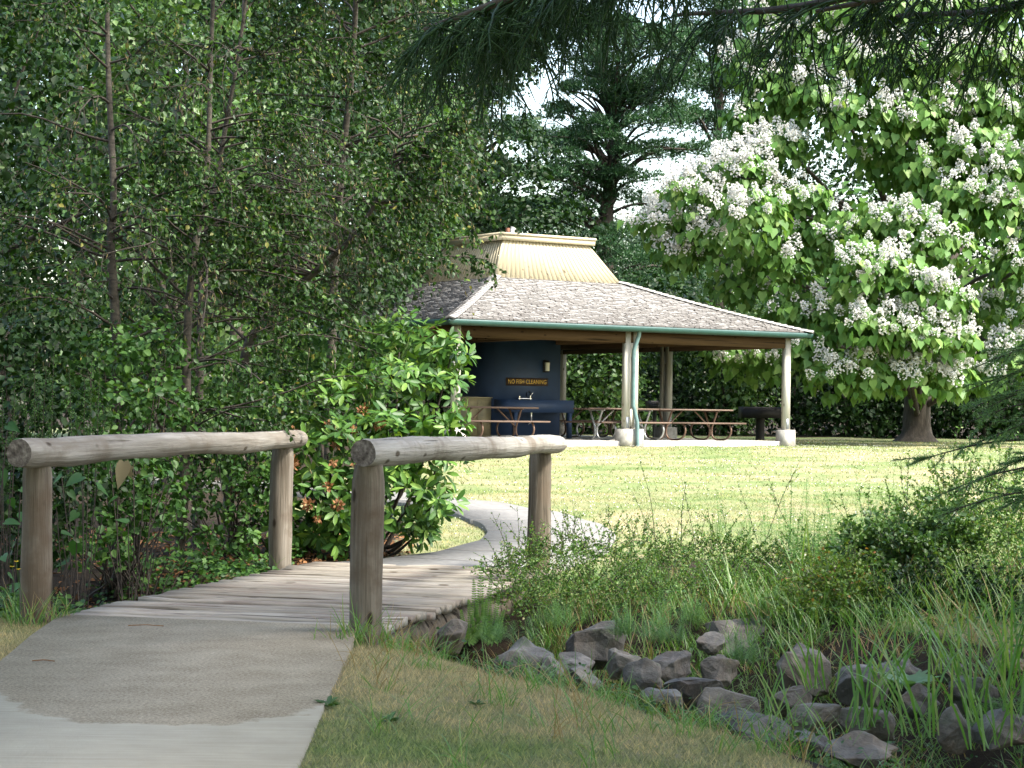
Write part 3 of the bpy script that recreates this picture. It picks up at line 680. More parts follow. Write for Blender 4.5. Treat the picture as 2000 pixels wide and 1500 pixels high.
# park grills behind the pavilion
def grill(name, label, loc, rz, w, d, h, leg):
    t = thing(name, label, 'grill', loc, rz, 'park grills')
    g = Geo(); g.box((0, 0, leg), (w, d, .02)); g.box((0, d/2, leg+h/2), (w, .02, h)); g.box((-w/2, 0, leg+h/2), (.02, d, h)); g.box((w/2, 0, leg+h/2), (.02, d, h)); g.box((0, -d/2, leg+h*.4), (w, .02, h*.8)); g.build('firebox', m_black, t)
    g = Geo()
    for i in range(9): g.tube([(-w/2+.03+(w-.06)*i/8, -d/2-.04, leg+h*.85), (-w/2+.03+(w-.06)*i/8, d/2-.02, leg+h*.85)], .009, 5)
    g.tube([(-w/2+.02, -d/2-.05, leg+h*.85), (w/2-.02, -d/2-.05, leg+h*.85)], .012, 6); g.build('grate', m_black, t)
    Geo().tube([(0, 0, -.3), (0, 0, leg)], .06 if w < .8 else .13, 10).build('pedestal', m_black, t)
    Geo().box((0, -d/2-.08, leg+h*.85), (w*.3, .1, .02)).build('handle', m_black, t)
    return t
p = P(1485, 800, 60); grill('park_grill', 'large black group barbecue on a thick pedestal behind the pavilion', (p[0], p[1], float(Hg(p[0], p[1]))), RAD(8), 1.15, .6, .32, .66)
p = P(1279, 780, 62); grill('park_grill', 'small black barbecue box on a slim post beside the far pavilion post', (p[0], p[1], float(Hg(p[0], p[1]))), RAD(20), .42, .4, .26, .86)
# ------------------------------------------------------------------ trees
def ellip(c, r, n, rng, shell=.55, up=None):
    d = sphere_dirs(n, rng)
    if up is not None: d[:, 2] = np.where(rng.random(n) < up, np.abs(d[:, 2]), d[:, 2])
    f = shell + (1 - shell) * rng.random(n) ** .6
    lump = 1 + .16 * np.sin(d[:, 0] * 5 + c[0] * 3) + .14 * np.sin(d[:, 2] * 6 + c[1] * 2) + .1 * np.sin(d[:, 1] * 7)
    return np.asarray(c) + d * np.asarray(r) * (f * lump)[:, None], nrm(d / np.asarray(r))
def leafy(g, pads, n, size, tmpl, rng, droop=.3, shell=.5, jit=.7, var=.3, mi=0):
    for c, r in pads:
        m = int(n * (r[0] * r[2] / 1.0)) + 6
        p, nn = ellip(c, r, m, rng, shell)
        d = nrm(nrm(np.cross(nn, rng.standard_normal((m, 3)))) + .5 * nn - np.array((0, 0, droop)))
        nz = nrm(nn + np.array((0, 0, .6)) + jit * rng.standard_normal((m, 3)))
        s = size * (1 + var * rng.standard_normal(m)).clip(.5, 1.6)
        scatter(g, tmpl, p, d, nz, s, mi)
    return g
def trunk_pts(base, top, k, wob, rng):
    t = np.linspace(0, 1, k)[:, None]; p = np.asarray(base) * (1 - t) + np.asarray(top) * t
    o = np.cumsum(rng.normal(0, wob, (k, 3)), 0); o[:, 2] = 0; return p + o - o[0] * (1 - t)
def limbs_to(g, tr, pads, rng, r0=.05, frac=(.35, .85), sides=5):
    k = len(tr)
    for c, r in pads:
        c = np.asarray(c); i = np.argmin(np.abs(tr[:, 2] - (tr[0, 2] + (c[2] - tr[0, 2]) * rng.uniform(*frac)))); s_ = tr[i]
        m = (s_ + c) / 2 + np.array((0, 0, .10 * np.linalg.norm(c - s_))) + rng.normal(0, .12, 3)
        q = catmull([s_, m, c], 5); g.tube(q, np.linspace(r0, r0 * .2, len(q)), sides, False)
def flat_tree(name, label, cat, base, height, rad, npads, leafn, size, lm, seed, bm=None, zlo=.25, group=None, tmpl=LEAF, pr=(.30, .50), trunk_r=.14):
    """broad-leaved tree: trunk, limbs, pads of leaves"""
    rng = np.random.default_rng(seed); b = np.array((base[0], base[1], float(Hg(base[0], base[1])) - .1))
    t = thing(name, label, cat, tuple(b), 0, group)
    tr = trunk_pts((0, 0, 0), (rng.normal(0, .3), rng.normal(0, .3), height * .92), 10, .05, rng)
    pads = []
    for i in range(npads):
        h = zlo + (1 - zlo) * (i + rng.random()) / npads; env = math.sin(math.pi * min(1, .18 + .8 * (1 - (1 - h) * .55) * 1)) if False else (1 - abs(h - .5) ** 2 * 2.6)
        a = rng.uniform(0, 2 * math.pi); q = rad * max(.25, env) * math.sqrt(rng.uniform(.05, 1)) * .85
        r = rad * rng.uniform(*pr); pads.append((np.array((math.cos(a) * q, math.sin(a) * q, h * height)), np.array((r, r, r * .72))))
    g = Geo().tube(tr, np.linspace(trunk_r, trunk_r * .25, 10), 9, False, jit=.05, rng=rng); limbs_to(g, tr, pads[::2], rng, trunk_r * .35)
    g.build('trunk', bm or m_bark, t, True)
    leafy(Geo(), pads, leafn, size, tmpl, rng).build('crown', lm, t)
    return t

# --- left background wood
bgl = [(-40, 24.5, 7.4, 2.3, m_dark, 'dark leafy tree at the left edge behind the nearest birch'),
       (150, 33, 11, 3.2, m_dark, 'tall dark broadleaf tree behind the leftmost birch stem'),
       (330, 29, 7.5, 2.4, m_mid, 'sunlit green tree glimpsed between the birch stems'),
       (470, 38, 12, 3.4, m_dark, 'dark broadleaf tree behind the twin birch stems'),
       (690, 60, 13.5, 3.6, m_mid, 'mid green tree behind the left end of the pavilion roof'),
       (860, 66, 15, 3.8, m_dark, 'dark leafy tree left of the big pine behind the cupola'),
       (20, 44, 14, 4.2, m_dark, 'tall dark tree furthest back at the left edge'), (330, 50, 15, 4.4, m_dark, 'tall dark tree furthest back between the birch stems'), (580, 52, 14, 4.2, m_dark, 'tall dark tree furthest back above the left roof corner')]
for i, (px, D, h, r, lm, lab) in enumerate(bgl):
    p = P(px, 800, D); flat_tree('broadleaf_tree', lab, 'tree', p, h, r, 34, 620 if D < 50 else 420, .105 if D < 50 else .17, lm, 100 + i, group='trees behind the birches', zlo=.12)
# --- birches
def clumpy(p, s):
    x, y, z = p.T * 1.15; f = np.sin(2.3*x + 1.7*np.sin(1.9*z) + s) + np.sin(2.9*y + 1.3*np.sin(2.1*x)) + np.sin(3.6*z + 1.4*np.sin(2.7*x + s))
    return np.clip(.60 + .42*f, .10, 1)
def birch(label, pts, r0, seed, nbr, tw, reach, zlo, lean=(.35, -.45), catk=True, bz=.45, top=True):
    rng = np.random.default_rng(seed); pts = np.asarray(pts, float); b = pts[0].copy()
    t = thing('birch_tree', label, 'tree', tuple(b), 0, 'young birches left of the bridge')
    tr = catmull(pts - b, 8); k = len(tr)
    g = Geo().tube(tr, np.linspace(r0, r0 * .2, k) * .82, 9, False, jit=.04, rng=rng)
    ok = np.where(tr[:, 2] > zlo)[0]; lo = ok[0] / (k - 1)
    tt = lo + (1 - lo) * rng.random(nbr) ** .9; S, _ = along(tr[None], np.zeros(nbr, int), tt)
    az = rng.uniform(0, 2*math.pi, nbr); D = np.stack([np.cos(az) + lean[0], np.sin(az) + lean[1], rng.uniform(bz*.4, bz*1.6, nbr)], 1)
    Lb = reach * rng.uniform(.55, 1.1, nbr) * (1.15 - .6 * tt)
    B = grow(S, D, Lb, 8, .07, .10, rng); tubes(g, B, np.linspace(.013, .003, 8) * (r0/.06), 4, 1)
    nt_ = nbr * tw; ix = rng.integers(0, nbr, nt_); S2, T2 = along(B, ix, rng.uniform(.18, 1, nt_))
    D2 = nrm(T2 + .75 * sphere_dirs(nt_, rng)); T = grow(S2, D2, rng.uniform(.25, .95, nt_), 6, .20, .12, rng)
    tubes(g, T, np.linspace(.0035, .0015, 6), 3, 1); g.build('trunk', [m_birchbark, m_twig], t, True)
    nl = nt_ * 30; ix = rng.integers(0, nt_, nl); p, tg = along(T, ix, rng.random(nl))
    d = nrm(.4*tg + .8*sphere_dirs(nl, rng) + np.array((0, 0, -.55))); n = nrm(sphere_dirs(nl, rng) + np.array((0, -.2, .45)))
    p = p + .022 * sphere_dirs(nl, rng)
    keep = rng.random(nl) < clumpy(p, seed); p, d, n = p[keep], d[keep], n[keep]; sz = rng.uniform(.034, .064, len(p)); scatter(Geo(), LEAF6, p, d, n, np.stack([sz*.95, sz, sz], 1)).build('crown', m_birch, t)
    pads = [(tr[-1] + rng.normal(0, 1, 3) * np.array((.8, .7, .7)) + np.array((.25, -.1, -.5)), np.array((1.25, 1.15, .95))) for _ in range(5)]   # the crown above the view
    if top: leafy(Geo(), pads, 520, .085, LEAF, rng).build('upper_crown', m_birch, t)
    if catk:
        nc = nt_ // 1; ix = rng.integers(0, nt_, nc); p, tg = along(T, ix, rng.uniform(.3, 1, nc))
        C = grow(p, np.tile((0, 0, -1.0), (nc, 1)) + .25*rng.standard_normal((nc, 3)), rng.uniform(.028, .05, nc), 3, .1, .05, rng)
        o = tubes(Geo(), C, np.array((.0035, .005, .003)), 4).build('catkins', m_catkin, t); o['kind'] = 'stuff'
    return t
def gp(px, py, D, dz=0): p = P(px, py, D); return np.array((p[0], p[1], float(Hg(p[0], p[1])) + dz))
birch('slim brown birch stem rising through the leaves at far left', [gp(232, 900, 18.9, -.1), P(228, 690, 18.9), P(216, 480, 18.9), P(222, 380, 18.9), P(212, 150, 19), P(210, -120, 19.1), P(225, -620, 19.2)], .068, 11, 46, 10, 1.7, .7)
birch('pale slender birch standing right behind the left log rail', [gp(348, 1080, 18.8, -.1), P(362, 900, 18.8), P(366, 640, 18.9), P(382, 480, 19), P(405, 330, 19.1), P(412, 100, 19.2), P(425, -250, 19.3), P(440, -720, 19.4)], .062, 12, 60, 10, 1.9, .9)
birch('second birch stem just right of the pale slender birch', [gp(384, 1000, 20.3, -.1), P(392, 640, 20.3), P(402, 470, 20.3), P(440, 250, 20.3), P(480, 0, 20.4), P(530, -500, 20.5)], .056, 13, 56, 10, 2.0, 1.2, (.6, -.1))
birch('leaning dark birch whose limbs fork toward the pavilion roof', [gp(440, 900, 21, -.1), P(478, 700, 21), P(520, 640, 21), P(565, 575, 20.8), P(640, 510, 20.6), P(700, 450, 20.4), P(750, 360, 20.3), P(790, 240, 20.2)], .075, 14, 46, 10, 1.15, 2.0, (.3, -.2), top=False)
birch('taller birch whose drooping leaves reach over the cupola', [gp(640, 900, 22.5, -.1), P(650, 600, 22.5), P(665, 350, 22.5), P(690, 100, 22.4), P(700, -200, 22.3), P(700, -500, 22.2)], .075, 15, 76, 11, 1.75, 2.6, (.15, -.2))
# --- right: flowering catalpa
def catalpa():
    rng = np.random.default_rng(50); Dt = 61.0
    b = P(1790, 860, Dt); b[2] = float(Hg(b[0], b[1])) - .1
    t = thing('catalpa_tree', 'large catalpa with heart-shaped leaves and white blossom clusters right of the pavilion', 'tree', tuple(b))
    spec = [  # px, py, radius px, nearer than the trunk by, blossoms
     (1290,440,62,5.5,7),(1360,390,72,6,9),(1440,345,70,6,9),(1510,300,62,5.5,8),(1470,430,80,7,6),(1395,480,66,6,4),(1325,500,46,5.5,3),(1555,400,66,6,4),
     (1440,560,62,5,1),(1530,525,72,6,3),(1600,470,62,6,2),(1430,705,46,6,2),(1500,705,56,6.5,3),(1575,690,62,7,3),(1560,620,62,6,2),(1640,615,72,7,4),
     (1620,735,56,7.5,4),(1700,735,62,7.5,6),(1785,740,62,7.5,9),(1860,745,50,7.5,5),(1925,735,44,7,4),(1700,640,70,8,6),(1770,655,72,8,8),(1840,670,66,8,7),
     (1690,530,80,8,6),(1665,455,62,6.5,2),(1760,560,72,8,7),(1830,590,66,8,5),(1745,450,80,7,4),(1830,480,72,7.5,4),(1880,400,76,7,5),(1960,420,72,7,6),
     (1985,340,72,7,7),(1900,310,80,6.5,5),(1810,345,76,6,2),(1720,320,62,5,1),(1690,240,84,6,7),(1790,250,84,6,3),(1880,215,80,6,4),(1975,235,76,6,6),
     (1600,200,80,5.5,4),(1520,175,72,5,3),(1460,235,54,5,1),(1450,130,60,4.5,3),(1550,100,76,5,4),(1650,130,80,5.5,5),(1750,140,84,6,4),(1850,130,80,6,4),
     (1950,130,84,6,5),(1600,20,84,5,3),(1710,40,84,5.5,4),(1820,30,84,5.5,4),(1940,30,84,5.5,4),(1500,30,62,4.5,2),(1990,520,62,7,4),(1935,610,46,5,3),(1975,690,54,7,7),(2050,620,80,7,6),
     (2070,480,90,7,5),(2080,330,90,7,5),(2080,150,100,6,5),(1500,-90,90,4,3),(1680,-90,110,5,3),(1880,-90,110,5,3),(2060,-60,110,5,3),(2050,720,60,6.5,5)]
    pads = []; blos = []
    for px, py, r, near, fl in spec:
        D = Dt - near * 1.05; c = P(px, py, D) - b; rr = r * D / 4000
        pads.append((c, np.array((rr, rr * 1.05, rr * .78)), fl))
    back = [(P(px, py, D) - b, np.array((r,) * 3) * np.array((1, 1, .7))) for px, py, D, r in
            [(1560,560,62,1.5),(1700,420,63,1.7),(1820,300,63,1.8),(1900,520,63,1.5),(1650,60,63,1.9),(1860,60,63,1.9),(2050,300,63,2.2),(1760,660,62,1.4),(1900,690,62,1.2),(1640,640,62,1.3),
             (2100,560,63,2),(2010,640,57.5,1.5),(2070,560,57.5,2.1),(2140,470,57.5,2.2),(2160,620,57.5,2.0),(2130,700,58,1.6),(1700,-120,63,2.2),(1950,-120,63,2.2),(1540,180,62,1.3),(1760,180,64,1.8)]]
    tr = catmull([(0, 0, 0), (.02, 0, .8), P(1797, 700, Dt) - b, P(1815, 520, Dt) - b, P(1850, 340, Dt) - b, P(1870, 120, Dt) - b, P(1880, -60, Dt) - b], 6)
    rad = np.interp(np.linspace(0, 1, len(tr)), [0, .05, .12, .3, .6, 1], [.85, .55, .42, .36, .28, .12])
    g = Geo().tube(tr, rad, 14, False, jit=.04, rng=rng)
    limbs_to(g, tr, [(c, r) for c, r, _ in pads[::2]] + back[::3], rng, .11, (.30, .75), 6)
    g.build('trunk', m_bark, t, True)
    LP, LD, LN, LS = [], [], [], []
    for c, r, fl in pads:
        m = int(310 * r[0] * r[0]) + 80
        p, nn = ellip(c, r, m, rng, .62, .55)
        out = nrm(nn * np.array((1, 1, .5)) + .25 * rng.standard_normal((m, 3)))
        LP.append(p); LD.append(nrm(.55 * out + np.array((0, 0, -1.0)) + .28 * rng.standard_normal((m, 3)))); LN.append(nrm(out + np.array((0, 0, .55)) + .3 * rng.standard_normal((m, 3)))); LS.append(rng.uniform(.17, .29, m))
    for c, r in back:
        m = int(80 * r[0] * r[0]); p, nn = ellip(c, r, m, rng, .5)
        LP.append(p); LD.append(nrm(nn + np.array((0, 0, -1.0)))); LN.append(nrm(nn + np.array((0, 0, .8)) + .3 * rng.standard_normal((m, 3)))); LS.append(rng.uniform(.20, .32, m))
    LP, LD, LN, LS = map(np.concatenate, (LP, LD, LN, LS))
    # the leaves nearest the viewer are pieces of their own
    w = LP + b; px = 1000 + 4000 * w[:, 0] / w[:, 1]; py = 800 - 4000 * (w[:, 2] - CAM_Z) / w[:, 1]
    vis = (px < 1990) & (py > 20); key = np.where(vis, w[:, 1] - 3 * LS + rng.random(len(w)) * 4, 1e9); order = np.argsort(key); near = order[:300]; rest = order[300:]
    o = scatter(Geo(), HEART5, LP[rest], LD[rest], LN[rest], LS[rest]).build('crown', m_cat, t); o['kind'] = 'stuff'
    hm = Geo().add(HEART[0], HEART[1]).build('leaf', m_cat, t); M = frames(LD[near], LN[near])
    for i, q in enumerate(near):
        o = hm if i == 0 else hm.copy()
        if i: COL.objects.link(o)
        o.matrix_local = Matrix.Translation(LP[q]) @ Matrix(M[i].tolist()).to_4x4() @ Matrix.Scale(float(LS[q]), 4)
    # blossom clusters
    star = (np.array([(0, 0, 0), (.5, 1, .1), (0, .7, .5), (-.5, 1, .1), (0, .7, -.4)]) - np.array((0, .4, 0)), np.array([(0, 1, 2), (0, 2, 3), (0, 3, 4), (0, 4, 1)]))
    pan = []
    for s_ in range(5):
        r2 = np.random.default_rng(70 + s_); n = 46; h = r2.random(n); a = r2.uniform(0, 6.28, n); q = .17 * (1 - .75 * h) * np.sqrt(r2.uniform(.25, 1, n)) + .01
        p = np.stack([np.cos(a) * q, np.sin(a) * q, h * .30 - .02], 1); d = nrm(np.stack([np.cos(a), np.sin(a), .4 + h], 1) + .5 * r2.standard_normal((n, 3)))
        pan.append(scatter(Geo(), star, p, d, sphere_dirs(n, r2), r2.uniform(.042, .068, n)).build('blossom', m_petal, t))
    cnt = 0; extra = Geo(); pv = [np.array([v.co[:] for v in q.data.vertices]) for q in pan]; pf = [np.array([p_.vertices[:] for p_ in q.data.polygons]) for q in pan]
    for ip, (c, r, fl) in enumerate(pads):
        m = int(round(fl * (3.8 if ip < 8 else 2.8)))
        for _ in range(m):
            d = nrm(np.array((rng.normal(-.15, .6), -abs(rng.normal(.8, .4)), abs(rng.normal(.55, .5))))); p = c + d * r * rng.uniform(.98, 1.18)
            if (ip * 7 + _) % 5 > 2 or cnt >= 300:
                s_ = rng.uniform(.65, 1.15); j = int(rng.integers(0, 5)); M_ = frames(nrm(d + np.array((0, -.1, .55)))[None], sphere_dirs(1, rng))[0]
                extra.add((pv[j][:, [0, 2, 1]] * s_) @ M_.T + p, pf[j]); continue
            o = pan[cnt] if cnt < 5 else pan[cnt % 5].copy()
            if cnt >= 5: COL.objects.link(o)
            ax = nrm(d + np.array((0, -.1, .55))); q = Vector((0, 0, 1)).rotation_difference(Vector(ax)) @ Quaternion((0, 0, 1), rng.uniform(0, 6))
            o.location = p; o.rotation_mode = 'QUATERNION'; o.rotation_quaternion = q; o.scale = tuple(rng.uniform(.65, 1.15) * np.array((rng.uniform(.85, 1.2), rng.uniform(.85, 1.2), rng.uniform(.8, 1.35)))); cnt += 1
    o = extra.build('blossom_mass', m_petal, t); o['kind'] = 'stuff'
    return t
catalpa()
# --- pines
def pine(label, px0, D, tops, specs, seed, r0, ntuft=470, tw=.13):
    rng = np.random.default_rng(seed); b = P(px0, 800, D); b[2] = float(Hg(b[0], b[1])) - .2
    t = thing('pine_tree', label, 'tree', tuple(b), 0, 'pines behind the pavilion')
    tr = catmull([np.zeros(3)] + [P(x, y, D) - b for x, y in tops], 6)
    g = Geo().tube(tr, np.linspace(r0, r0 * .2, len(tr)), 10, False, jit=.06, rng=rng)
    Q = []
    for px, py, rx, ry in specs:
        for kk in range(4):
            dd = D - .7 + rng.normal(0, 1.3); c = P(px + rng.normal(0, rx*.30), py + rng.normal(0, ry*.3), dd) - b
            Q.append((c, np.array((rx * D / 4000 * .62, rx * D / 4000 * .7, ry * D / 4000 * .75))))
    limbs_to(g, tr, Q, rng, .085, (.82, .98), 5)
    for i in range(40):   # bare dead twigs along the stem
        z = rng.uniform(.2, .8); s_ = tr[int(z * (len(tr) - 1))]; a = rng.uniform(0, 6.28); L_ = rng.uniform(.6, 1.8)
        e = s_ + np.array((math.cos(a) * L_, math.sin(a) * L_, rng.uniform(-.3, .3))); g.tube([s_, (s_ + e) / 2 + rng.normal(0, .06, 3), e], [.03, .02, .008], 4, False)
    g.build('trunk', m_bark, t, True)
    gg = Geo()
    for c, r in Q:
        m = int(ntuft * r[0] * max(r[2], .35)) + 26; p, nn = ellip(c, r, m, rng, .35, .75)
        ax = nrm(nn * np.array((1, 1, .5)) + np.array((0, 0, .7)) + .35 * rng.standard_normal((m, 3)))
        k = 5; pp = np.repeat(p, k, 0); d = nrm(np.repeat(ax, k, 0) + .75 * rng.standard_normal((m * k, 3)))
        s = rng.uniform(.10, .20, m * k); scatter(gg, NEEDLE, pp, d, sphere_dirs(m * k, rng), np.stack([np.full(m*k, .044 * D / 78), s, s], 1))
    gg.build('crown', m_pine, t); return t
pine('tall shore pine with a thick trunk and layered dark tufts behind the cupola', 1182, 78, [(1182, 520), (1185, 420), (1195, 330), (1200, 240), (1180, 170), (1175, 80), (1190, -120)],
     [(1172,395,95,36),(1100,304,100,42),(1098,228,52,26),(1040,268,58,22),(1225,208,88,46),(1295,232,95,40),(1285,165,80,40),(1330,298,80,26),(1180,105,100,44),(1245,60,100,44),(1112,172,32,14),
      (1060,350,90,34),(1000,425,90,30),(1100,415,80,28),(1165,470,70,26),(1215,350,70,30),(1150,350,60,26),(1180,165,70,36),(1150,60,80,44),(1300,90,90,50),(1290,525,130,40),(1260,560,110,34),(1120,30,90,40),(1200,-60,120,60),(1350,130,70,40),(1240,300,60,30),(1190,260,60,40),(1140,270,70,34)], 201, .36)
pine('second dark pine left of the tall shore pine behind the roof', 930, 84, [(935, 500), (930, 350), (945, 200), (940, 50), (940, -100)],
     [(1045,412,90,34),(960,405,80,30),(920,335,100,44),(880,420,90,36),(900,250,90,44),(970,190,90,44),(900,120,100,50),(960,60,90,50),(830,330,90,44),(850,210,90,50),(1000,330,60,26),(1010,250,60,34),(1010,110,80,50),(1020,30,90,50),(930,480,120,36),(800,430,90,40)], 202, .34)
pine('third dark pine half hidden by the catalpa', 1400, 88, [(1400, 500), (1395, 350), (1405, 200), (1400, 0), (1400, -100)],
     [(1380,480,110,46),(1440,420,110,46),(1370,360,90,40),(1430,300,110,46),(1380,240,90,40),(1440,170,110,50),(1390,90,100,50),(1420,0,110,60),(1480,260,90,40)], 203, .34)
# --- wood behind the lawn
def far_shrub(name, label, px, D, h, r, lm, seed, group, n=230, size=.17):
    return flat_tree(name, label, 'shrub', P(px, 800, D), h, r, 26, n, size, lm, seed, zlo=.02, group=group, pr=(.36, .55), trunk_r=.06)
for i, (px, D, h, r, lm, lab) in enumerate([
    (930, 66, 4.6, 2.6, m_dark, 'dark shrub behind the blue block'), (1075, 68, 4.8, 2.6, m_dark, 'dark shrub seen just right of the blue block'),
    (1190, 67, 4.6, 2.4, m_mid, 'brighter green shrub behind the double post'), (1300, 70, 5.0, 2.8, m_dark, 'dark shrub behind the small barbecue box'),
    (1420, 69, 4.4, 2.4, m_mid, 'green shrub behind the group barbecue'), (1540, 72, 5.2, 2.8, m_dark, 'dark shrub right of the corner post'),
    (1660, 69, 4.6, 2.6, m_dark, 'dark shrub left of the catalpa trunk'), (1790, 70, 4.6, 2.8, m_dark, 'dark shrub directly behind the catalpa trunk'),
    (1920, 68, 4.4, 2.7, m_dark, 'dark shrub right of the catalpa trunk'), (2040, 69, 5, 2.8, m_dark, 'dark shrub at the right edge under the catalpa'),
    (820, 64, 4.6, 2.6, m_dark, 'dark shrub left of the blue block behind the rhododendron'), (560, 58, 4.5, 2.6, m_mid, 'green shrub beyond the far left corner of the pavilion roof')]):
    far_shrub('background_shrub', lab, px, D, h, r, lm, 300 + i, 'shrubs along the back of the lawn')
for i, (px, D, h, r, lm, lab) in enumerate([
    (1420, 80, 9.5, 3.2, m_mid, 'bright green tree above the right end of the pavilion roof'), (1560, 88, 13, 4.4, m_dark, 'dark tree behind the left side of the catalpa'),
    (1760, 86, 15, 4.8, m_dark, 'dark tree behind the middle of the catalpa'), (1960, 84, 15, 4.8, m_dark, 'dark tree behind the right side of the catalpa'),
    (1290, 84, 7.5, 3.0, m_dark, 'low dark tree right of the pine trunk'), (1080, 88, 7.6, 3.2, m_dark, 'low dark tree left of the pine trunk')]):
    flat_tree('broadleaf_tree', lab, 'tree', P(px, 800, D), h, r, 24, 90, .22, lm, 340 + i, group='trees at the back of the lawn', zlo=.2)
for i, (px, D, h, r, w) in enumerate([(760, 170, 15, 7, 'left of the cupola'), (1000, 190, 17, 8, 'above the cupola'), (1120, 175, 17.5, 6, 'just left of the pine trunk'), (1260, 185, 17.5, 7, 'just right of the pine trunk'), (1420, 170, 15, 7, 'above the right slope of the roof'), (1640, 180, 16, 8, 'glimpsed through the catalpa')]):
    flat_tree('distant_tree', 'pale hazy tree far off ' + w, 'tree', P(px, 800, D), h, r, 26, 70, .42, m_far_hazed, 360 + i, group='distant trees', zlo=.05)

# --- conifer overhead: trunk off to the right, cords hanging into the view
def overhang():
    rng = np.random.default_rng(80); b = np.array((5.0, 5.2, float(Hg(5.0, 5.2)) - .1))
    t = thing('overhanging_conifer', 'conifer whose drooping dark cords hang across the top of the view', 'tree', tuple(b))
    tr = trunk_pts((0, 0, 0), (.2, .1, 24), 12, .03, rng); g = Geo().tube(tr, np.linspace(.42, .05, 12), 12, False, jit=.05, rng=rng)
    W = lambda *pts: catmull(np.array([(4.9, 5.2, 4.3)] + list(pts)) - b, 8)
    lim = [W((3.2, 7.0, 4.2), (1.6, 8.4, 3.75), (.4, 9.2, 3.36), (-.30, 9.6, 3.20)), W((3.6, 7.3, 4.0), (2.4, 8.6, 3.55), (1.5, 9.5, 3.30), (.8, 10.2, 3.35)),
           W((3.8, 6.6, 3.9), (2.8, 7.8, 3.30), (2.0, 8.6, 3.22), (1.35, 9.2, 3.18)), W((4.0, 6.5, 3.9), (3.0, 8.0, 3.45), (2.35, 9.3, 3.26), (1.9, 10.2, 3.36)),
           W((3.0, 6.6, 4.4), (1.4, 7.8, 3.6), (.2, 8.5, 3.18), (-.40, 8.9, 3.02)), W((3.9, 6.8, 4.2), (2.6, 9.0, 3.9), (1.2, 10.8, 3.9), (.1, 11.6, 3.85))]
    for q in lim: g.tube(q, np.linspace(.06, .010, len(q)), 6, False)
    Lm = np.stack([q[np.linspace(0, len(q)-1, 30).astype(int)] for q in lim])
    n1 = 360; ix = rng.choice(6, n1, p=[.29, .12, .10, .10, .31, .08]); tt = .42 + .58 * rng.random(n1) ** .85
    S, T = along(Lm, ix, tt); D = nrm(.9 * T + .9 * rng.standard_normal((n1, 3)) * np.array((1, 1, .35)) + np.array((0, 0, -.25)))
    B1 = grow(S, D, rng.uniform(.22, .60, n1), 7, .22, .10, rng); tubes(g, B1, np.linspace(.006, .003, 7), 4); g.build('trunk', m_bark, t, True)
    gc = Geo(); tubes(gc, B1, np.linspace(.0065, .0038, 7), 4)
    n2 = n1 * 7; ix = rng.integers(0, n1, n2); S, T = along(B1, ix, rng.uniform(.12, 1, n2)); D = nrm(T + .62 * rng.standard_normal((n2, 3)))
    B2 = grow(S, D, rng.uniform(.10, .26, n2), 5, .10, .06, rng); tubes(gc, B2, np.linspace(.0034, .0016, 5), 3)
    n3 = n2 * 2; ix = rng.integers(0, n2, n3); S, T = along(B2, ix, rng.uniform(.1, .9, n3)); D = nrm(T + .5 * rng.standard_normal((n3, 3)))
    B3 = grow(S, D, rng.uniform(.035, .10, n3), 3, .06, .05, rng); tubes(gc, B3, np.array((.0036, .003, .0016)), 3)
    for Bx, m, ln in ((B2, n2 * 8, .011), (B3, n3 * 4, .010)):
        ix = rng.integers(0, len(Bx), m); p, T = along(Bx, ix, rng.random(m)); d = nrm(T + .75 * sphere_dirs(m, rng)); scatter(gc, NEEDLE, p, d, sphere_dirs(m, rng), np.array((.0022, ln, ln)))
    o = gc.build('foliage', m_cord, t)
    # the rest of the crown, above the view
    crown_cards(Geo(), rng, 4.6, 24, 4.8, 150).build('crown', m_cord, t)
def crown_cards(g, rng, z0, z1, rad, nbr):
    zz = z0 + (z1 - z0) * rng.random(nbr) ** 1.1; az = rng.uniform(0, 6.28, nbr); L_ = rad * (1.08 - (zz - z0) / (z1 - z0)) * rng.uniform(.7, 1.05, nbr)
    S = np.stack([0*zz, 0*zz, zz], 1); D = np.stack([np.cos(az), np.sin(az), .15 + 0*az], 1); B = grow(S, D, L_, 6, .07, .04, rng)
    tubes(g, B, np.linspace(.04, .008, 6), 3)
    m = nbr * 50; ix = rng.integers(0, nbr, m); p, T = along(B, ix, rng.uniform(.12, 1, m) ** .8); d = nrm(T + .9 * sphere_dirs(m, rng) + np.array((0, 0, -.35)))
    s = rng.uniform(.36, .75, m); scatter(g, LEAF, p, d, nrm(sphere_dirs(m, rng) * .6 + np.array((0, 0, 1))), np.stack([s * .32, s, s * .5], 1)); return g
overhang()
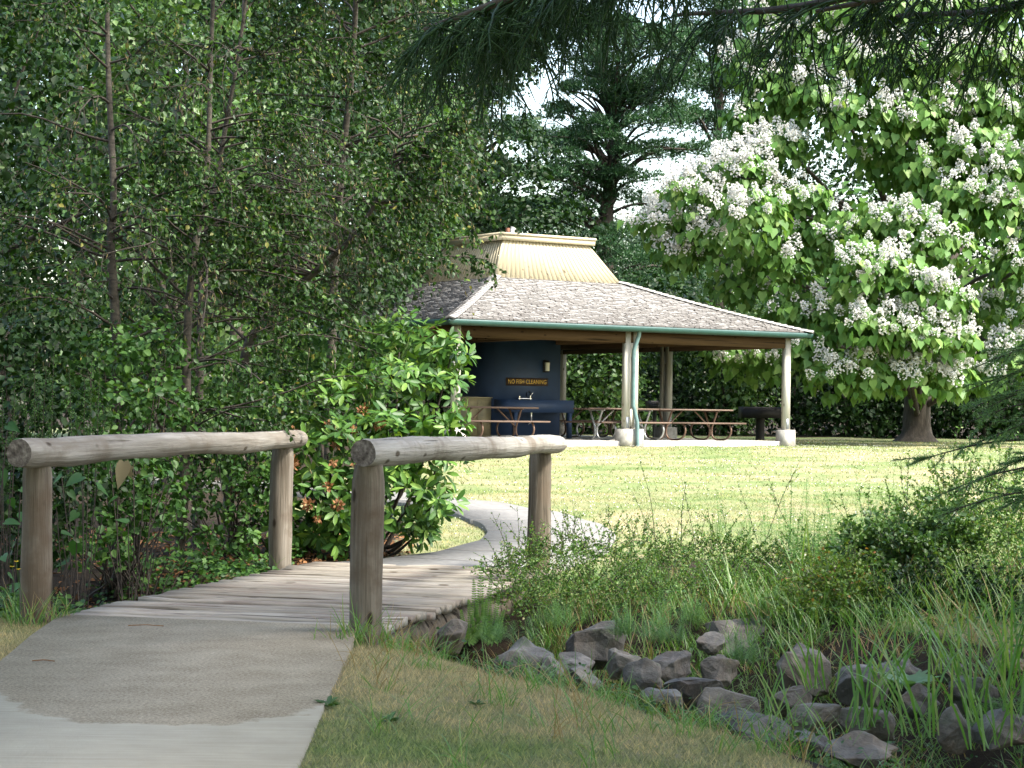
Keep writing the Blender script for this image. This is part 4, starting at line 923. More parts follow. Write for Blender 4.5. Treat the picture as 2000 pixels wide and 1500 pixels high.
# unseen tall conifers, added to keep sun and sky light off bridge and wood
rng = np.random.default_rng(90)
for i, (x, y, h, r, lab) in enumerate([(7.4, 7.6, 26, 4.2, 'tall conifer to the right of the ditch, outside the view'), (10.2, 8.1, 30, 3.6, 'tall conifer beyond the right end of the ditch, outside the view'), (9.6, 3.6, 29, 4.8, 'unseen tall conifer behind the viewer to the right'),
      (-8.5, 8.0, 25, 4.4, 'tall conifer left of the path, outside the view'), (-9.5, 1.0, 27, 4.6, 'unseen tall conifer behind the viewer to the left'), (-2.0, -8.0, 28, 5.0, 'unseen tall conifer behind the viewer over the path'), (-6.9, 12.6, 22, 3.2, 'tall conifer left of the bridge, outside the view')]):
    t = thing('shade_conifer', lab, 'tree', (x, y, float(Hg(x, y)) - .1), 0, 'unseen conifers added for shade')
    Geo().tube([(0, 0, 0), (.05, 0, h * .5), (.1, .05, h)], [.45, .3, .04], 10, False).build('trunk', m_bark, t, True)
    if i < 2: crown_src = (crown_cards(Geo(), rng, 4.5, h, r, 210).build('crown', m_cord, t), h, r)
    else:
        o = crown_src[0].copy(); COL.objects.link(o); o.parent = t; o.scale = (r / crown_src[2], r / crown_src[2], h / crown_src[1]); o.rotation_euler = (0, 0, i * 1.3)
# ------------------------------------------------------------------ rhododendron
def rhodo():
    rng = np.random.default_rng(120); b = gp(700, 1085, 20.2, -.05)
    t = thing('rhododendron', 'big glossy-leaved rhododendron with brown spent blooms at the far end of the bridge', 'shrub', tuple(b))
    spec = [(600,720,75,21.2),(690,690,80,21),(780,680,75,20.6),(850,680,62,20.2),(840,770,72,20),(760,770,85,19.9),(670,790,90,19.9),(590,820,85,19.9),(540,900,80,19.6),(640,890,90,19.4),(730,880,90,19.4),(810,870,75,19.5),
            (850,920,60,19.3),(850,980,52,19.2),(800,990,55,19.3),(820,1040,26,19.2),(700,970,80,19.2),(620,990,85,19.2),(560,1000,75,19.3),(660,1050,60,19.3),(590,1060,60,19.4),(880,700,36,20),(880,840,32,19.6),(520,780,60,20.8),(500,860,60,20.4)]
    pads = [(P(x, y, D) - b, np.array((r, r, r * .92)) * D / 4000) for x, y, r, D in spec]
    g = Geo(); base = np.zeros(3)
    for c, r in pads[::1]:
        q = catmull([base + rng.normal(0, .18, 3) * np.array((1, 1, 0)), (c * .5 + np.array((0, 0, -.1)) + rng.normal(0, .1, 3)), c], 5); g.tube(q, np.linspace(.03, .008, len(q)), 6, False)
    g.build('stems', m_twig, t, True)
    PP, DD, NN, SS = [], [], [], []
    for c, r in pads:
        m = int(210 * r[0] * r[0]) + 10; p, nn = ellip(c, r, m, rng, .70); 
        if True:
            ax = nrm(nn + np.array((0, -.15, .45))); k = 9; a = (np.arange(k) * 2 * math.pi / k)[None] + rng.uniform(0, 6, (m, 1)); e1 = nrm(np.cross(ax, (0.2, .1, 1))); e2 = np.cross(ax, e1)
            rad = np.cos(a)[..., None] * e1[:, None] + np.sin(a)[..., None] * e2[:, None]; tilt = rng.uniform(-.15, .7, (m, k, 1))
            d = nrm(rad + ax[:, None] * tilt + np.array((0, 0, -.12)) + .12 * rng.standard_normal((m, k, 3))); n = nrm(ax[:, None] - d * (ax[:, None] * d).sum(-1, keepdims=True) + .15 * rng.standard_normal((m, k, 3)))
            keep = rng.random((m, k)) < .86
            PP.append(np.repeat(p[:, None], k, 1)[keep] + .03 * d[keep]); DD.append(d[keep]); NN.append(n[keep]); SS.append(rng.uniform(.085, .145, (m, k))[keep])
    PP, DD, NN, SS = map(np.concatenate, (PP, DD, NN, SS))
    w = PP + b; key = w[:, 1] - 2 * SS + rng.random(len(w)) * 1.2 - .6 * np.clip(w[:, 0] + 1.6, -1, 1); od = np.argsort(key); near, rest = od[:300], od[300:]
    o = scatter(Geo(), RHODO, PP[rest], DD[rest], NN[rest], np.stack([SS[rest] * 1.05, SS[rest], SS[rest]], 1)).build('foliage', m_rhodo, t); o['kind'] = 'stuff'
    hm = Geo().add(RHODO[0], RHODO[1]).build('leaf', m_rhodo, t); M = frames(DD[near], NN[near])
    for i, q in enumerate(near):
        o = hm if i == 0 else hm.copy()
        if i: COL.objects.link(o)
        o.matrix_local = Matrix.Translation(PP[q]) @ Matrix(M[i].tolist()).to_4x4() @ Matrix.Scale(float(SS[q]), 4)
    n = 34; d = sphere_dirs(n, rng); sp = scatter(Geo(), LEAF, d * .028 * rng.random((n, 1)) + np.array((0, 0, .01)), nrm(d + np.array((0, 0, -.4))), sphere_dirs(n, rng), rng.uniform(.022, .045, n)).build('spent_bloom', m_spent, t)
    for i, (x, y, D) in enumerate([(455,960,19.3),(575,905,19.0),(640,950,18.7),(650,905,18.8),(600,985,18.7),(545,935,19.1),(690,840,19.1),(640,830,19.3),(710,800,19.4),(655,870,19.0),(620,1015,18.6),(660,985,18.6),(575,845,19.4),(700,905,18.7),(740,830,19.2),(500,990,19.0),(560,960,18.9),(720,945,18.5),(590,770,20.4)]):
        o = sp if i == 0 else sp.copy()
        if i: COL.objects.link(o)
        o.location = P(x, y, D) - b; o.rotation_euler = tuple(rng.uniform(0, 6, 3)); o.scale = (rng.uniform(.9, 1.5),) * 3
rhodo()
# ------------------------------------------------------------------ left undergrowth
def shrub(name, label, cat, base, specs, lm, n, size, seed, tmpl=LEAF6, group=None, stem_r=.012, droop=.3, shell=.45, jit=.7):
    rng = np.random.default_rng(seed); b = np.array((base[0], base[1], float(Hg(base[0], base[1])) - .05))
    t = thing(name, label, cat, tuple(b), 0, group)
    pads = [(P(x, y, D) - b, np.array((r, r, r * .8)) * D / 4000) for x, y, r, D in specs]; g = Geo()
    for c, r in pads:
        for _ in range(3):
            e = c + r * rng.normal(0, .4, 3); q = catmull([rng.normal(0, .12, 3) * np.array((1, 1, 0)), e * .5 + rng.normal(0, .08, 3), e], 4); g.tube(q, np.linspace(stem_r, stem_r * .3, len(q)), 4, False)
    g.build('stems', m_twig, t); leafy(Geo(), pads, n, size, tmpl, rng, droop, shell, jit).build('foliage', lm, t); return t
grpL = 'undergrowth left of the bridge'
shrub('understory_shrub', 'dark leafy shrub filling the corner left of the left log rail', 'shrub', P(20, 900, 17.3), [(0,690,90,17.5),(90,660,90,17.8),(40,780,95,17.2),(120,800,90,17.2),(0,900,85,16.9),(90,920,80,16.9),(20,1000,70,16.7),(110,1020,60,16.7),(60,960,80,16.5),(0,1060,60,16.3),(80,1080,55,16.2),(140,960,70,16.6)], m_dark, 3300, .06, 401, group=grpL)
shrub('understory_shrub', 'dark leafy shrub between the leftmost birch and the log rail', 'shrub', P(240, 900, 17.9), [(200,700,90,18.2),(290,690,90,18.4),(230,800,90,17.8),(320,790,80,18),(200,900,80,17.5),(290,900,75,17.6),(240,980,65,17.4),(180,1030,60,17.2),(250,930,80,17.3),(300,1010,60,17.4),(220,1070,50,17.0),(320,960,60,17.6),(150,1080,45,16.7)], m_herb, 3000, .06, 402, group=grpL)
shrub('understory_shrub', 'green shrub behind the rail between the pale birch and the rhododendron', 'shrub', P(460, 900, 19.2), [(420,740,85,19.4),(500,790,80,19.2),(400,830,85,19),(480,880,80,19),(420,950,75,18.9),(510,960,70,18.9),(450,1030,60,18.8),(350,1000,60,18.7),(390,1060,45,18.5),(480,1060,40,18.6),(420,900,80,18.8)], m_herb, 2800, .055, 403, group=grpL)
def dock(label, px, D, hts, seed):
    rng = np.random.default_rng(seed); b = gp(px, 1000, D, -.03)
    t = thing('dock_plant', label, 'plant', tuple(b), 0, 'docks with seed spikes'); g = Geo(); gs = Geo()
    for dx, py in hts:
        top = P(px + dx, py, D + rng.normal(0, .1)) - b; q = catmull([np.zeros(3), top * .5 + rng.normal(0, .02, 3), top], 6); g.tube(q, np.linspace(.006, .002, len(q)), 5, False)
        br = 7; S, T = along(q[None], np.zeros(br, int), rng.uniform(.62, .88, br)); B = grow(S, T + .5 * rng.standard_normal((br, 3)), rng.uniform(.10, .22, br), 5, -.1, .03, rng); tubes(g, B, .0015, 3)
        for Bx, lo, m in ((q[None], .6, 170), (B, .1, 330)):
            ix = rng.integers(0, len(Bx), m); p, T = along(Bx, ix, rng.uniform(lo, 1, m)); scatter(gs, LEAF, p + .008 * sphere_dirs(m, rng), nrm(sphere_dirs(m, rng) + np.array((0, 0, -.4))), sphere_dirs(m, rng), rng.uniform(.010, .018, m))
    n = 16; S = np.zeros((n, 3)) + np.c_[rng.normal(0, .05, (n, 2)), rng.uniform(.1, .5, n)]; a = rng.uniform(0, 6.28, n)
    for i in range(n):
        o = scatter(Geo(), RHODO, S[i:i+1], np.array([(math.cos(a[i]), math.sin(a[i]) - .4, .5)]), np.array([(0, -.3, 1.0)]), np.array([(.34, .26, .26)]) * rng.uniform(.6, 1.05)).build('leaf', m_bigleaf, t)
    g.build('stem', m_twig, t); o = gs.build('seed_spikes', m_herb, t); o['kind'] = 'stuff'
dock('dock with tall seed spikes at the far left behind the rail', 75, 15.9, [(-8, 690), (15, 720), (-30, 740), (30, 690)], 410)
dock('dock with seed spikes left of the slim birch stem', 165, 16.3, [(15, 690), (30, 720), (0, 740), (-30, 720)], 411)
dock('low dock at the left edge beside the near rail post', 5, 15.5, [(0, 760), (25, 740)], 412)
def bigleaves(label, px, D, items, seed, tm=HEART, lm=None, sz=.125):
    rng = np.random.default_rng(seed); b = gp(px, 1000, D, -.03); t = thing('broadleaf_plant', label, 'plant', tuple(b), 0, 'coarse leafy plants by the left rail'); g = Geo()
    for x, y in items:
        p = P(x, y, D + rng.normal(0, .12)) - b; g.tube(catmull([np.zeros(3), p * .5 + rng.normal(0, .04, 3), p], 4), .004, 4, False)
        scatter(Geo(), tm, p[None], np.array([(rng.normal(0, 1.0), rng.normal(-.3, .5), rng.normal(-.25, .45))]), np.array([(rng.normal(0, .5), -.45, .9)]), np.array([sz * rng.uniform(.5, 1.2)]) * np.array((rng.uniform(.7, 1.0), 1, 1.6))).build('leaf', lm or m_bigleaf, t)
    g.build('stalk', m_twig, t)
bigleaves('coarse plant with broad leaves left of the near left post', 20, 14.8, [(15,830),(30,860),(5,920),(40,955),(20,975),(10,1020),(30,1060),(5,1085),(45,1000),(15,1120),(40,1150)], 420)
bigleaves('coarse plant with broad leaves under the left rail beside the near post', 140, 15.6, [(120,930),(160,930),(135,960),(190,950),(150,1000),(120,1040),(150,1060),(175,1090),(130,1100),(200,1010),(110,990)], 421)
bigleaves('coarse plant with broad leaves under the middle of the left rail', 250, 16.6, [(215,905),(260,900),(300,930),(230,970),(280,980),(330,950),(250,1020),(300,1050),(210,1060),(330,920)], 422)
bigleaves('lobed leafy vine low beneath the left rail near the pale birch', 300, 17.2, [(225,1085),(260,1080),(245,1110),(290,1100),(330,1090),(360,1080),(310,1120),(275,1130),(380,1060),(400,1090)], 423, MAPLE, m_herb, .13)
# dead maple leaf caught under the rail
b = P(242, 902, 15.7); t = thing('dried_leaf', 'dried pale maple leaf hanging beneath the left log rail', 'leaf', tuple(b))
scatter(Geo(), HEART, np.array([(0, 0, 0)]), np.array([(-.15, -.1, -1.0)]), np.array([(.4, -1, .1)]), np.array([(.12, .20, .3)])).build('blade', m_dry, t)
scatter(Geo(), MAPLE, np.array([(.02, .02, 0)]), np.array([(.3, .1, -1.0)]), np.array([(-.6, -1, .1)]), np.array([(.08, .16, .25)])).build('blade', m_dry, t)
Geo().tube([(0, 0, 0), (.03, 0, .1), (.05, .02, .16)], .0025, 4).build('stalk', m_twig, t)
# yellow buttercups
rng = np.random.default_rng(433)
for (x, y), lab in zip(((32, 1098), (24, 1108), (36, 1113)), ('topmost yellow buttercup left of the near left post', 'leftmost yellow buttercup by the near left post', 'lowest yellow buttercup by the near left post')):
    p = P(x, y, 13.1); b = np.array((p[0], p[1], float(Hg(p[0], p[1])))); t = thing('buttercup', lab, 'flower', tuple(b), 0, 'buttercups')
    Geo().tube([(.03, 0, 0), (.02, 0, (p[2]-b[2])*.6), (0, 0, p[2]-b[2])], .0018, 4).build('stem', m_herb, t)
    a = np.arange(5)*1.257; scatter(Geo(), LEAF, np.tile((0, 0, p[2]-b[2]), (5, 1)), np.stack([np.cos(a), np.sin(a), .5+0*a], 1), np.tile((0, 0, 1.0), (5, 1)), np.full(5, .022)).build('petals', m_buttercup, t)

def ground_cover(name, label, cat, region, n, size, lm, seed, tmpl=LEAF6, hgt=(.03, .16), mask=None):
    rng = np.random.default_rng(seed); x = rng.uniform(region[0], region[1], n); y = rng.uniform(region[2], region[3], n)
    if mask is not None: k = mask(x, y, rng); x, y = x[k], y[k]
    m = len(x); z = Hg(x, y); S = np.stack([x, y, z], 1); k_ = 3; g = Geo()
    h = rng.uniform(*hgt, m) * (.5 + .9 * np.abs(np.sin(x * 2.1 + y * 1.3)))
    for j in range(k_):
        p = S + np.stack([rng.normal(0, .035, m), rng.normal(0, .035, m), h * rng.uniform(.6, 1.1, m)], 1)
        scatter(g, tmpl, p, nrm(rng.standard_normal((m, 3)) * np.array((1, 1, .3)) + np.array((0, -.2, -.1))), nrm(rng.standard_normal((m, 3)) * .5 + np.array((0, -.4, 1.0))), size * rng.uniform(.6, 1.3, m))
    o = g.build(name, lm); o['kind'] = 'stuff'; o['label'] = label; o['category'] = cat; return o
def left_edge(y): return np.interp(y, [13.3, 18.4], [-3.0, -1.85])
ground_cover('ground_cover', 'low leafy groundcover along the left side of the bridge deck', 'groundcover', (-4.6, -1.7, 13.4, 18.6), 3600, .055, m_herb, 430, mask=lambda x, y, r: (x < left_edge(y) - .06) & (x > left_edge(y) - 1.5 - .3 * r.random(len(x))))
ground_cover('leaf_litter', 'dry leaf litter on the bare soil under the rhododendron and birches', 'leaf litter', (-5.5, -.9, 14.5, 22), 2200, .05, m_spent, 431, hgt=(.003, .02), mask=lambda x, y, r: (x < np.where(y < 18.4, left_edge(y) - .1, -.95)))

# ------------------------------------------------------------------ rocks in the ditch
def rock(label, px, py, D, w, h, seed, rz=None):
    r = np.random.default_rng(seed); p = P(px, py, D); bm = bmesh.new()
    pts = nrm(r.standard_normal((22, 3))) * r.uniform(.72, 1.0, (22, 1)); pts *= np.array((w / 2, w / 2 * r.uniform(.7, 1.0), h / 2)) * 1.08
    for q in pts: bm.verts.new(q)
    bmesh.ops.convex_hull(bm, input=bm.verts)
    for v in [v for v in bm.verts if not v.link_faces]: bm.verts.remove(v)
    bmesh.ops.dissolve_limit(bm, angle_limit=RAD(16), verts=bm.verts, edges=bm.edges)
    bmesh.ops.bevel(bm, geom=bm.edges[:], offset=min(w, h) * .035, segments=2, profile=.6, affect='EDGES')
    bmesh.ops.triangulate(bm, faces=bm.faces[:])
    bmesh.ops.subdivide_edges(bm, edges=[e for e in bm.edges if e.calc_length() > w * .16], cuts=2, use_grid_fill=True)
    bmesh.ops.triangulate(bm, faces=bm.faces[:]); so = Vector((seed * 1.7, seed * .3, 0))
    for v in bm.verts: v.co += v.co.normalized() * (mnoise.noise(v.co / w * 3.2 + so) * .11 + mnoise.noise(v.co / w * 9 + so) * .04) * w
    me = bpy.data.meshes.new('boulder'); bm.to_mesh(me); bm.free(); me.materials.append(m_rock)
    o = obj('boulder', me); o.location = p - np.array((0, 0, h * .30)); o.rotation_euler = (r.normal(0, .25), r.normal(0, .15), r.uniform(0, 6)); tag(o, label, 'rock', 'basalt rocks lining the ditch'); return o
rocks = [
 ('rounded mossy grey boulder nearest the right side of the bridge', 1012, 1268, 12.6, .42, .30), ('tall broken grey boulder beneath the cotoneaster', 1160, 1228, 14.6, .40, .34),
 ('small brown stone leaning on the tall broken boulder', 1125, 1275, 13.2, .24, .18), ('flat dusty stone at the grass edge below the rounded boulder', 1145, 1312, 12.0, .20, .10),
 ('dark wedge-shaped stone left of centre in the ditch', 1255, 1300, 12.4, .24, .20), ('split stone with a pale face beside the dark wedge', 1310, 1280, 12.9, .26, .20),
 ('long low slab of rock in the middle of the ditch', 1340, 1328, 11.8, .50, .20), ('broad tilted slab sloping toward the lawn', 1430, 1365, 11.1, .44, .26),
 ('brown pointed stone above the long low slab', 1405, 1285, 13.0, .26, .22), ('largest blue-grey boulder with a bright flat top', 1568, 1278, 13.2, .38, .34),
 ('long pale slab at the foot of the far bank', 1500, 1230, 14.8, .74, .24), ('second pale slab behind the largest boulder', 1650, 1250, 14.6, .46, .22),
 ('dark stone tucked under the largest boulder', 1540, 1340, 12.2, .28, .22), ('brown stone left of the reeds', 1680, 1310, 12.4, .34, .26),
 ('rounded dark boulder in the shade of the right shrub', 1805, 1260, 14.0, .30, .26), ('sharp-edged grey boulder beside the rounded dark one', 1860, 1285, 13.0, .28, .28),
 ('stone at the right edge among the tall grass', 1965, 1280, 12.8, .34, .24), ('upright grey stone low in the right of the ditch', 1865, 1395, 10.6, .20, .24),
 ('small stone near the upright grey one', 1790, 1350, 11.4, .24, .18), ('pale rounded stone at the lawn edge near the bottom right', 1585, 1435, 9.75, .20, .11),
 ('dark slab beside the pale rounded stone', 1680, 1445, 9.7, .30, .16), ('low stone half buried in the lawn edge', 1495, 1415, 10.1, .24, .14),
 ('dark stone between the broad slab and the reeds', 1590, 1385, 10.9, .28, .2), ('brown stone under the reeds in the ditch bottom', 1690, 1385, 10.9, .32, .22),
 ('small stone in the shade left of the long pale slab', 1385, 1235, 14.4, .22, .18), ('shadowed stone at the bottom right corner', 1960, 1400, 10.5, .3, .24),
 ('shadowed stone below the tall broken boulder', 1215, 1275, 13.3, .22, .2), ('small square stone at the lawn edge below the long slab', 1290, 1352, 11.3, .24, .12),
 ('weathered stone just below the edge of the bridge deck', 890, 1225, 13.6, .26, .2), ('low stone at the very edge of the lawn in the lower right', 1450, 1395, 10.5, .26, .13),
 ('small stone among the grass right of the rounded boulder', 1080, 1290, 12.5, .16, .14), ('stone beneath the sharp-edged boulder', 1900, 1335, 11.8, .3, .2), ('stone behind the upright grey stone', 1750, 1300, 13.0, .3, .22)]
for i, (lab, px, py, D, w, h) in enumerate(rocks): rock(lab, px, py, D, w * 1.22, h * 1.2, 500 + i)
rr = np.random.default_rng(590); qd = catmull(DITCH[2:-2], 10)
for i in range(14):
    q = qd[int(rr.integers(8, 41))] + rr.normal(0, .62, 2); rk = rock('small broken stone lying between the boulders in the ditch', 0, 800, 10, .10 + .1 * rr.random(), .07 + .07 * rr.random(), 1500 + i); rk.location = (q[0], q[1], float(Hg(q[0], q[1])) + .02)

# ------------------------------------------------------------------ bank plants on the right
def mound_shrub(label, base, specs, lm, n, size, seed, shoots, group=None, tmpl=LEAF, name='cotoneaster'):
    """small-leaved mound: arching stems set with tiny leaves, some shoots standing clear"""
    rng = np.random.default_rng(seed); b = np.array((base[0], base[1], float(Hg(base[0], base[1])) - .05)); t = thing(name, label, 'shrub', tuple(b), 0, group)
    g = Geo(); gl = Geo(); PL = []
    for x, y, r, D in specs:
        c = P(x, y, D) - b; rr = np.array((r, r * 1.3, r * .8)) * D / 4000; m = 60
        p, nn = ellip(c, rr, m, rng, .3, .8); B = grow(p, nn + np.array((0, -.1, .2)) + .5 * sphere_dirs(m, rng), rng.uniform(.10, .34, m), 5, .14, .10, rng); PL.append(B)
        leafy(gl, [(c, rr)], n, size, tmpl, rng, .2, .35, .9)
    B = np.concatenate(PL); tubes(g, B, np.linspace(.0028, .0012, 5), 3)
    m = len(B) * 26; ix = rng.integers(0, len(B), m); p, T = along(B, ix, rng.random(m)); scatter(gl, tmpl, p, nrm(T * .5 + sphere_dirs(m, rng)), nrm(sphere_dirs(m, rng) + np.array((0, -.1, .8))), size * rng.uniform(.6, 1.15, m))
    for x0, y0, x1, y1, D in shoots:
        a, e = P(x0, y0, D) - b, P(x1, y1, D + rng.normal(0, .15)) - b; q = catmull([a, (a + e) / 2 + rng.normal(0, .03, 3), e], 8); g.tube(q, np.linspace(.003, .001, len(q)), 4, False)
        sd = 5; S, T = along(q[None], np.zeros(sd, int), rng.uniform(.1, .9, sd)); Bs = grow(S, T + .8 * sphere_dirs(sd, rng), rng.uniform(.03, .12, sd), 4, 0, .1, rng); tubes(g, Bs, .0012, 3)
        for Bx, k in ((q[None], 26), (Bs, 24)):
            ix = rng.integers(0, len(Bx), k); p, T = along(Bx, ix, rng.uniform(.1, 1, k)); scatter(gl, tmpl, p, nrm(T + sphere_dirs(k, rng)), sphere_dirs(k, rng), size * rng.uniform(.55, 1.0, k))
    g.build('stems', m_twig, t); o = gl.build('foliage', lm, t); return t
gB = 'shrubs on the far bank of the ditch'
mound_shrub('dark small-leaved cotoneaster mound beside the far right bridge post', P(1120, 1150, 16.6),
  [(1000,1130,40,16.6),(1040,1110,48,16.8),(1110,1090,55,17),(1180,1090,60,17),(1250,1095,60,16.9),(1320,1110,55,16.7),(1080,1160,55,16.1),(1160,1160,60,16),(1240,1165,60,15.9),(1310,1170,50,15.8),(1010,1180,40,15.6)],
  m_coton, 8200, .022, 601, [(1060,1090,985,1020,16.9),(1000,1100,960,1000,16.6),(1150,1060,1130,1000,17),(1200,1060,1190,985,17.2),(1280,1060,1250,900,17.2),(1290,1070,1235,960,17.1),(1330,1060,1340,940,17.1),(1010,1090,1010,990,16.8),(1100,1070,1050,1010,16.9),(1360,1070,1330,930,17)], gB)
mound_shrub('small-leaved cotoneaster in the middle of the bank below the lawn', P(1420, 1150, 16.4),
  [(1390,1100,55,16.8),(1450,1110,55,16.6),(1390,1160,55,16),(1460,1165,55,15.8),(1520,1130,55,16.4),(1560,1100,50,16.8),(1540,1180,50,15.7)],
  m_coton, 7600, .023, 602, [(1490,1070,1580,865,16.9),(1480,1060,1440,940,17),(1420,1070,1400,960,17),(1540,1070,1545,900,17),(1560,1060,1500,930,16.9),(1400,1080,1370,1000,16.8)], gB)
mound_shrub('loose green shrub with upright shoots on the right of the bank', P(1800, 1150, 16),
  [(1640,1110,55,16.4),(1700,1070,60,16.6),(1770,1040,65,16.6),(1840,1010,70,16.6),(1910,990,75,16.4),(1980,980,80,16.2),(1700,1140,60,15.9),(1780,1110,65,15.8),(1860,1090,70,15.7),(1940,1070,75,15.6),(2000,1060,80,15.5),(1660,1180,45,15.5),(1840,1170,55,15.2),(1920,1160,60,15),(1990,1150,70,14.9)],
  m_coton, 5600, .029, 603, [(1770,1000,1775,880,16.5),(1780,1000,1760,900,16.4),(1730,1020,1728,930,16.5),(1870,960,1872,830,16.4),(1880,960,1895,855,16.3),(1950,940,1950,845,16.2),(1960,940,1965,880,16.2),(1900,950,1908,870,16.2),(1660,1060,1640,960,16.3),(1700,1030,1680,950,16.4),(1840,980,1820,900,16.2)], gB, LEAF)
mound_shrub('yellow-green rose bush with reddish leaves in the middle right of the bank', P(1640, 1200, 14.9),
  [(1620,1150,40,15),(1660,1160,42,14.8),(1640,1200,40,14.6),(1600,1190,34,14.8),(1690,1200,30,14.5)], leaf_mat('rose_leaves', [(0, (.07, .15, .02)), (.7, (.13, .22, .035)), (.93, (.18, .22, .05)), (1, (.28, .12, .03))], .5, .35), 900, .032, 604, [], gB, LEAF, 'rose_bush')
mound_shrub('bright leafy salal clump high on the right of the bank', P(1740, 1080, 15.6),
  [(1700,1090,34,15.4),(1750,1080,38,15.3),(1800,1070,38,15.3),(1850,1060,36,15.4),(1760,1120,34,15.1)], m_mid, 1100, .045, 605, [], gB, LEAF, 'leafy_shrub')
mound_shrub('dark shaded shrub hanging over the right edge of the ditch', P(1800, 1200, 14.4),
  [(1740,1190,46,14.7),(1800,1180,50,14.6),(1860,1190,46,14.5),(1920,1200,50,14.3),(1990,1210,55,14.0),(1770,1230,36,14.3)], m_dark, 2600, .032, 606, [], gB, LEAF6, 'leafy_shrub')
# horsetails
def horsetail(label, px, py, D, hpx, n, seed):
    rng = np.random.default_rng(seed); b = gp(px, py, D, -.02); t = thing('horsetail_clump', label, 'plant', tuple(b), 0, 'feathery horsetails'); g = Geo(); hh = hpx * D / 4000
    base = np.c_[rng.normal(0, .10, (n, 2)), np.zeros(n)]; z0 = P(px, py, D)[2] - b[2]
    S = grow(base + np.array((0, 0, max(0, z0 - hh * .5))), np.c_[rng.normal(0, .13, (n, 2)), np.ones(n)], hh * rng.uniform(.6, 1.1, n), 8, 0, .03, rng); tubes(g, S, np.linspace(.0022, .001, 8), 3)
    wv = 15; k = 11; tt = np.linspace(.15, .97, wv); ix = np.repeat(np.arange(n), wv * k); t2 = np.tile(np.repeat(tt, k), n); a = np.tile(np.arange(k) * 2 * math.pi / k, n * wv) + rng.uniform(0, 1, n * wv * k)
    p, T = along(S, ix, t2); B = grow(p, np.stack([np.cos(a), np.sin(a), .45 + 0 * a], 1), .11 * (1.1 - t2) * rng.uniform(.7, 1.2, len(a)) + .012, 3, .08, .02, rng); ribbons(g, B, np.array((.0022, .0018, .0008)), np.stack([-np.sin(a), np.cos(a), 0 * a], 1))
    g.build('stems', m_horse, t)
for i, (x, y, D, h, n, lab) in enumerate([(1400,1010,16.9,110,5,'left of the tall arching shoot'), (1490,1030,16.6,130,7,'in the middle of the bank top'), (1590,1010,16.2,150,9,'tallest, in front of the lawn'), (1650,1040,15.9,150,10,'just right of the tallest one'),
    (1560,1080,15.8,120,8,'below the tallest one'), (1230,1215,14.2,70,9,'beside the tall broken boulder'), (1290,1230,13.8,60,8,'above the dark wedge-shaped stone'), (1440,1265,13.4,70,8,'between the pointed stone and the largest boulder'), (1010,1230,13.4,60,6,'behind the rounded mossy boulder'), (1490,1180,14.9,70,7,'above the long pale slab'), (1700,1000,16.0,150,11,'against the right-hand shrub'), (1545,1010,16.9,130,9,'half hidden behind the tallest one'), (1350,1190,15.0,80,9,'under the dark cotoneaster'), (1100,1200,15.2,60,8,'between the fern and the tall broken boulder')]):
    horsetail('feathery pale green horsetail ' + lab, x, y, D, h, n, 620 + i)
# fern by the deck
rng = np.random.default_rng(640); b = gp(935, 1200, 14.9, -.02); t = thing('fern', 'bright green fern growing up beside the right edge of the deck', 'fern', tuple(b))
for tx, ty in ((940,1090),(960,1120),(925,1130),(975,1160),(950,1170),(915,1170),(985,1190),(900,1190)):
    e = P(tx, ty, 14.75 + rng.normal(0, .1)) - b; q = catmull([np.zeros(3) + np.array((0, 0, P(935, 1215, 14.9)[2] - b[2])), e * .6 + np.array((0, 0, .08)), e], 8); g = Geo().tube(q, np.linspace(.003, .001, len(q)), 4, False)
    m = 34; tt = np.linspace(.2, .98, m); p, T = along(q[None], np.zeros(m, int), tt); sd = nrm(np.cross(T, (0.1, -1, .3)))
    for s_ in (-1, 1): scatter(g, LEAF, p, nrm(s_ * sd + .35 * T), np.tile((.1, -.9, .5), (m, 1)), np.stack([.020 + 0*tt, .075 * (1.05 - tt) + .006, .03 + 0*tt], 1))
    g.build('frond', m_fern, t)
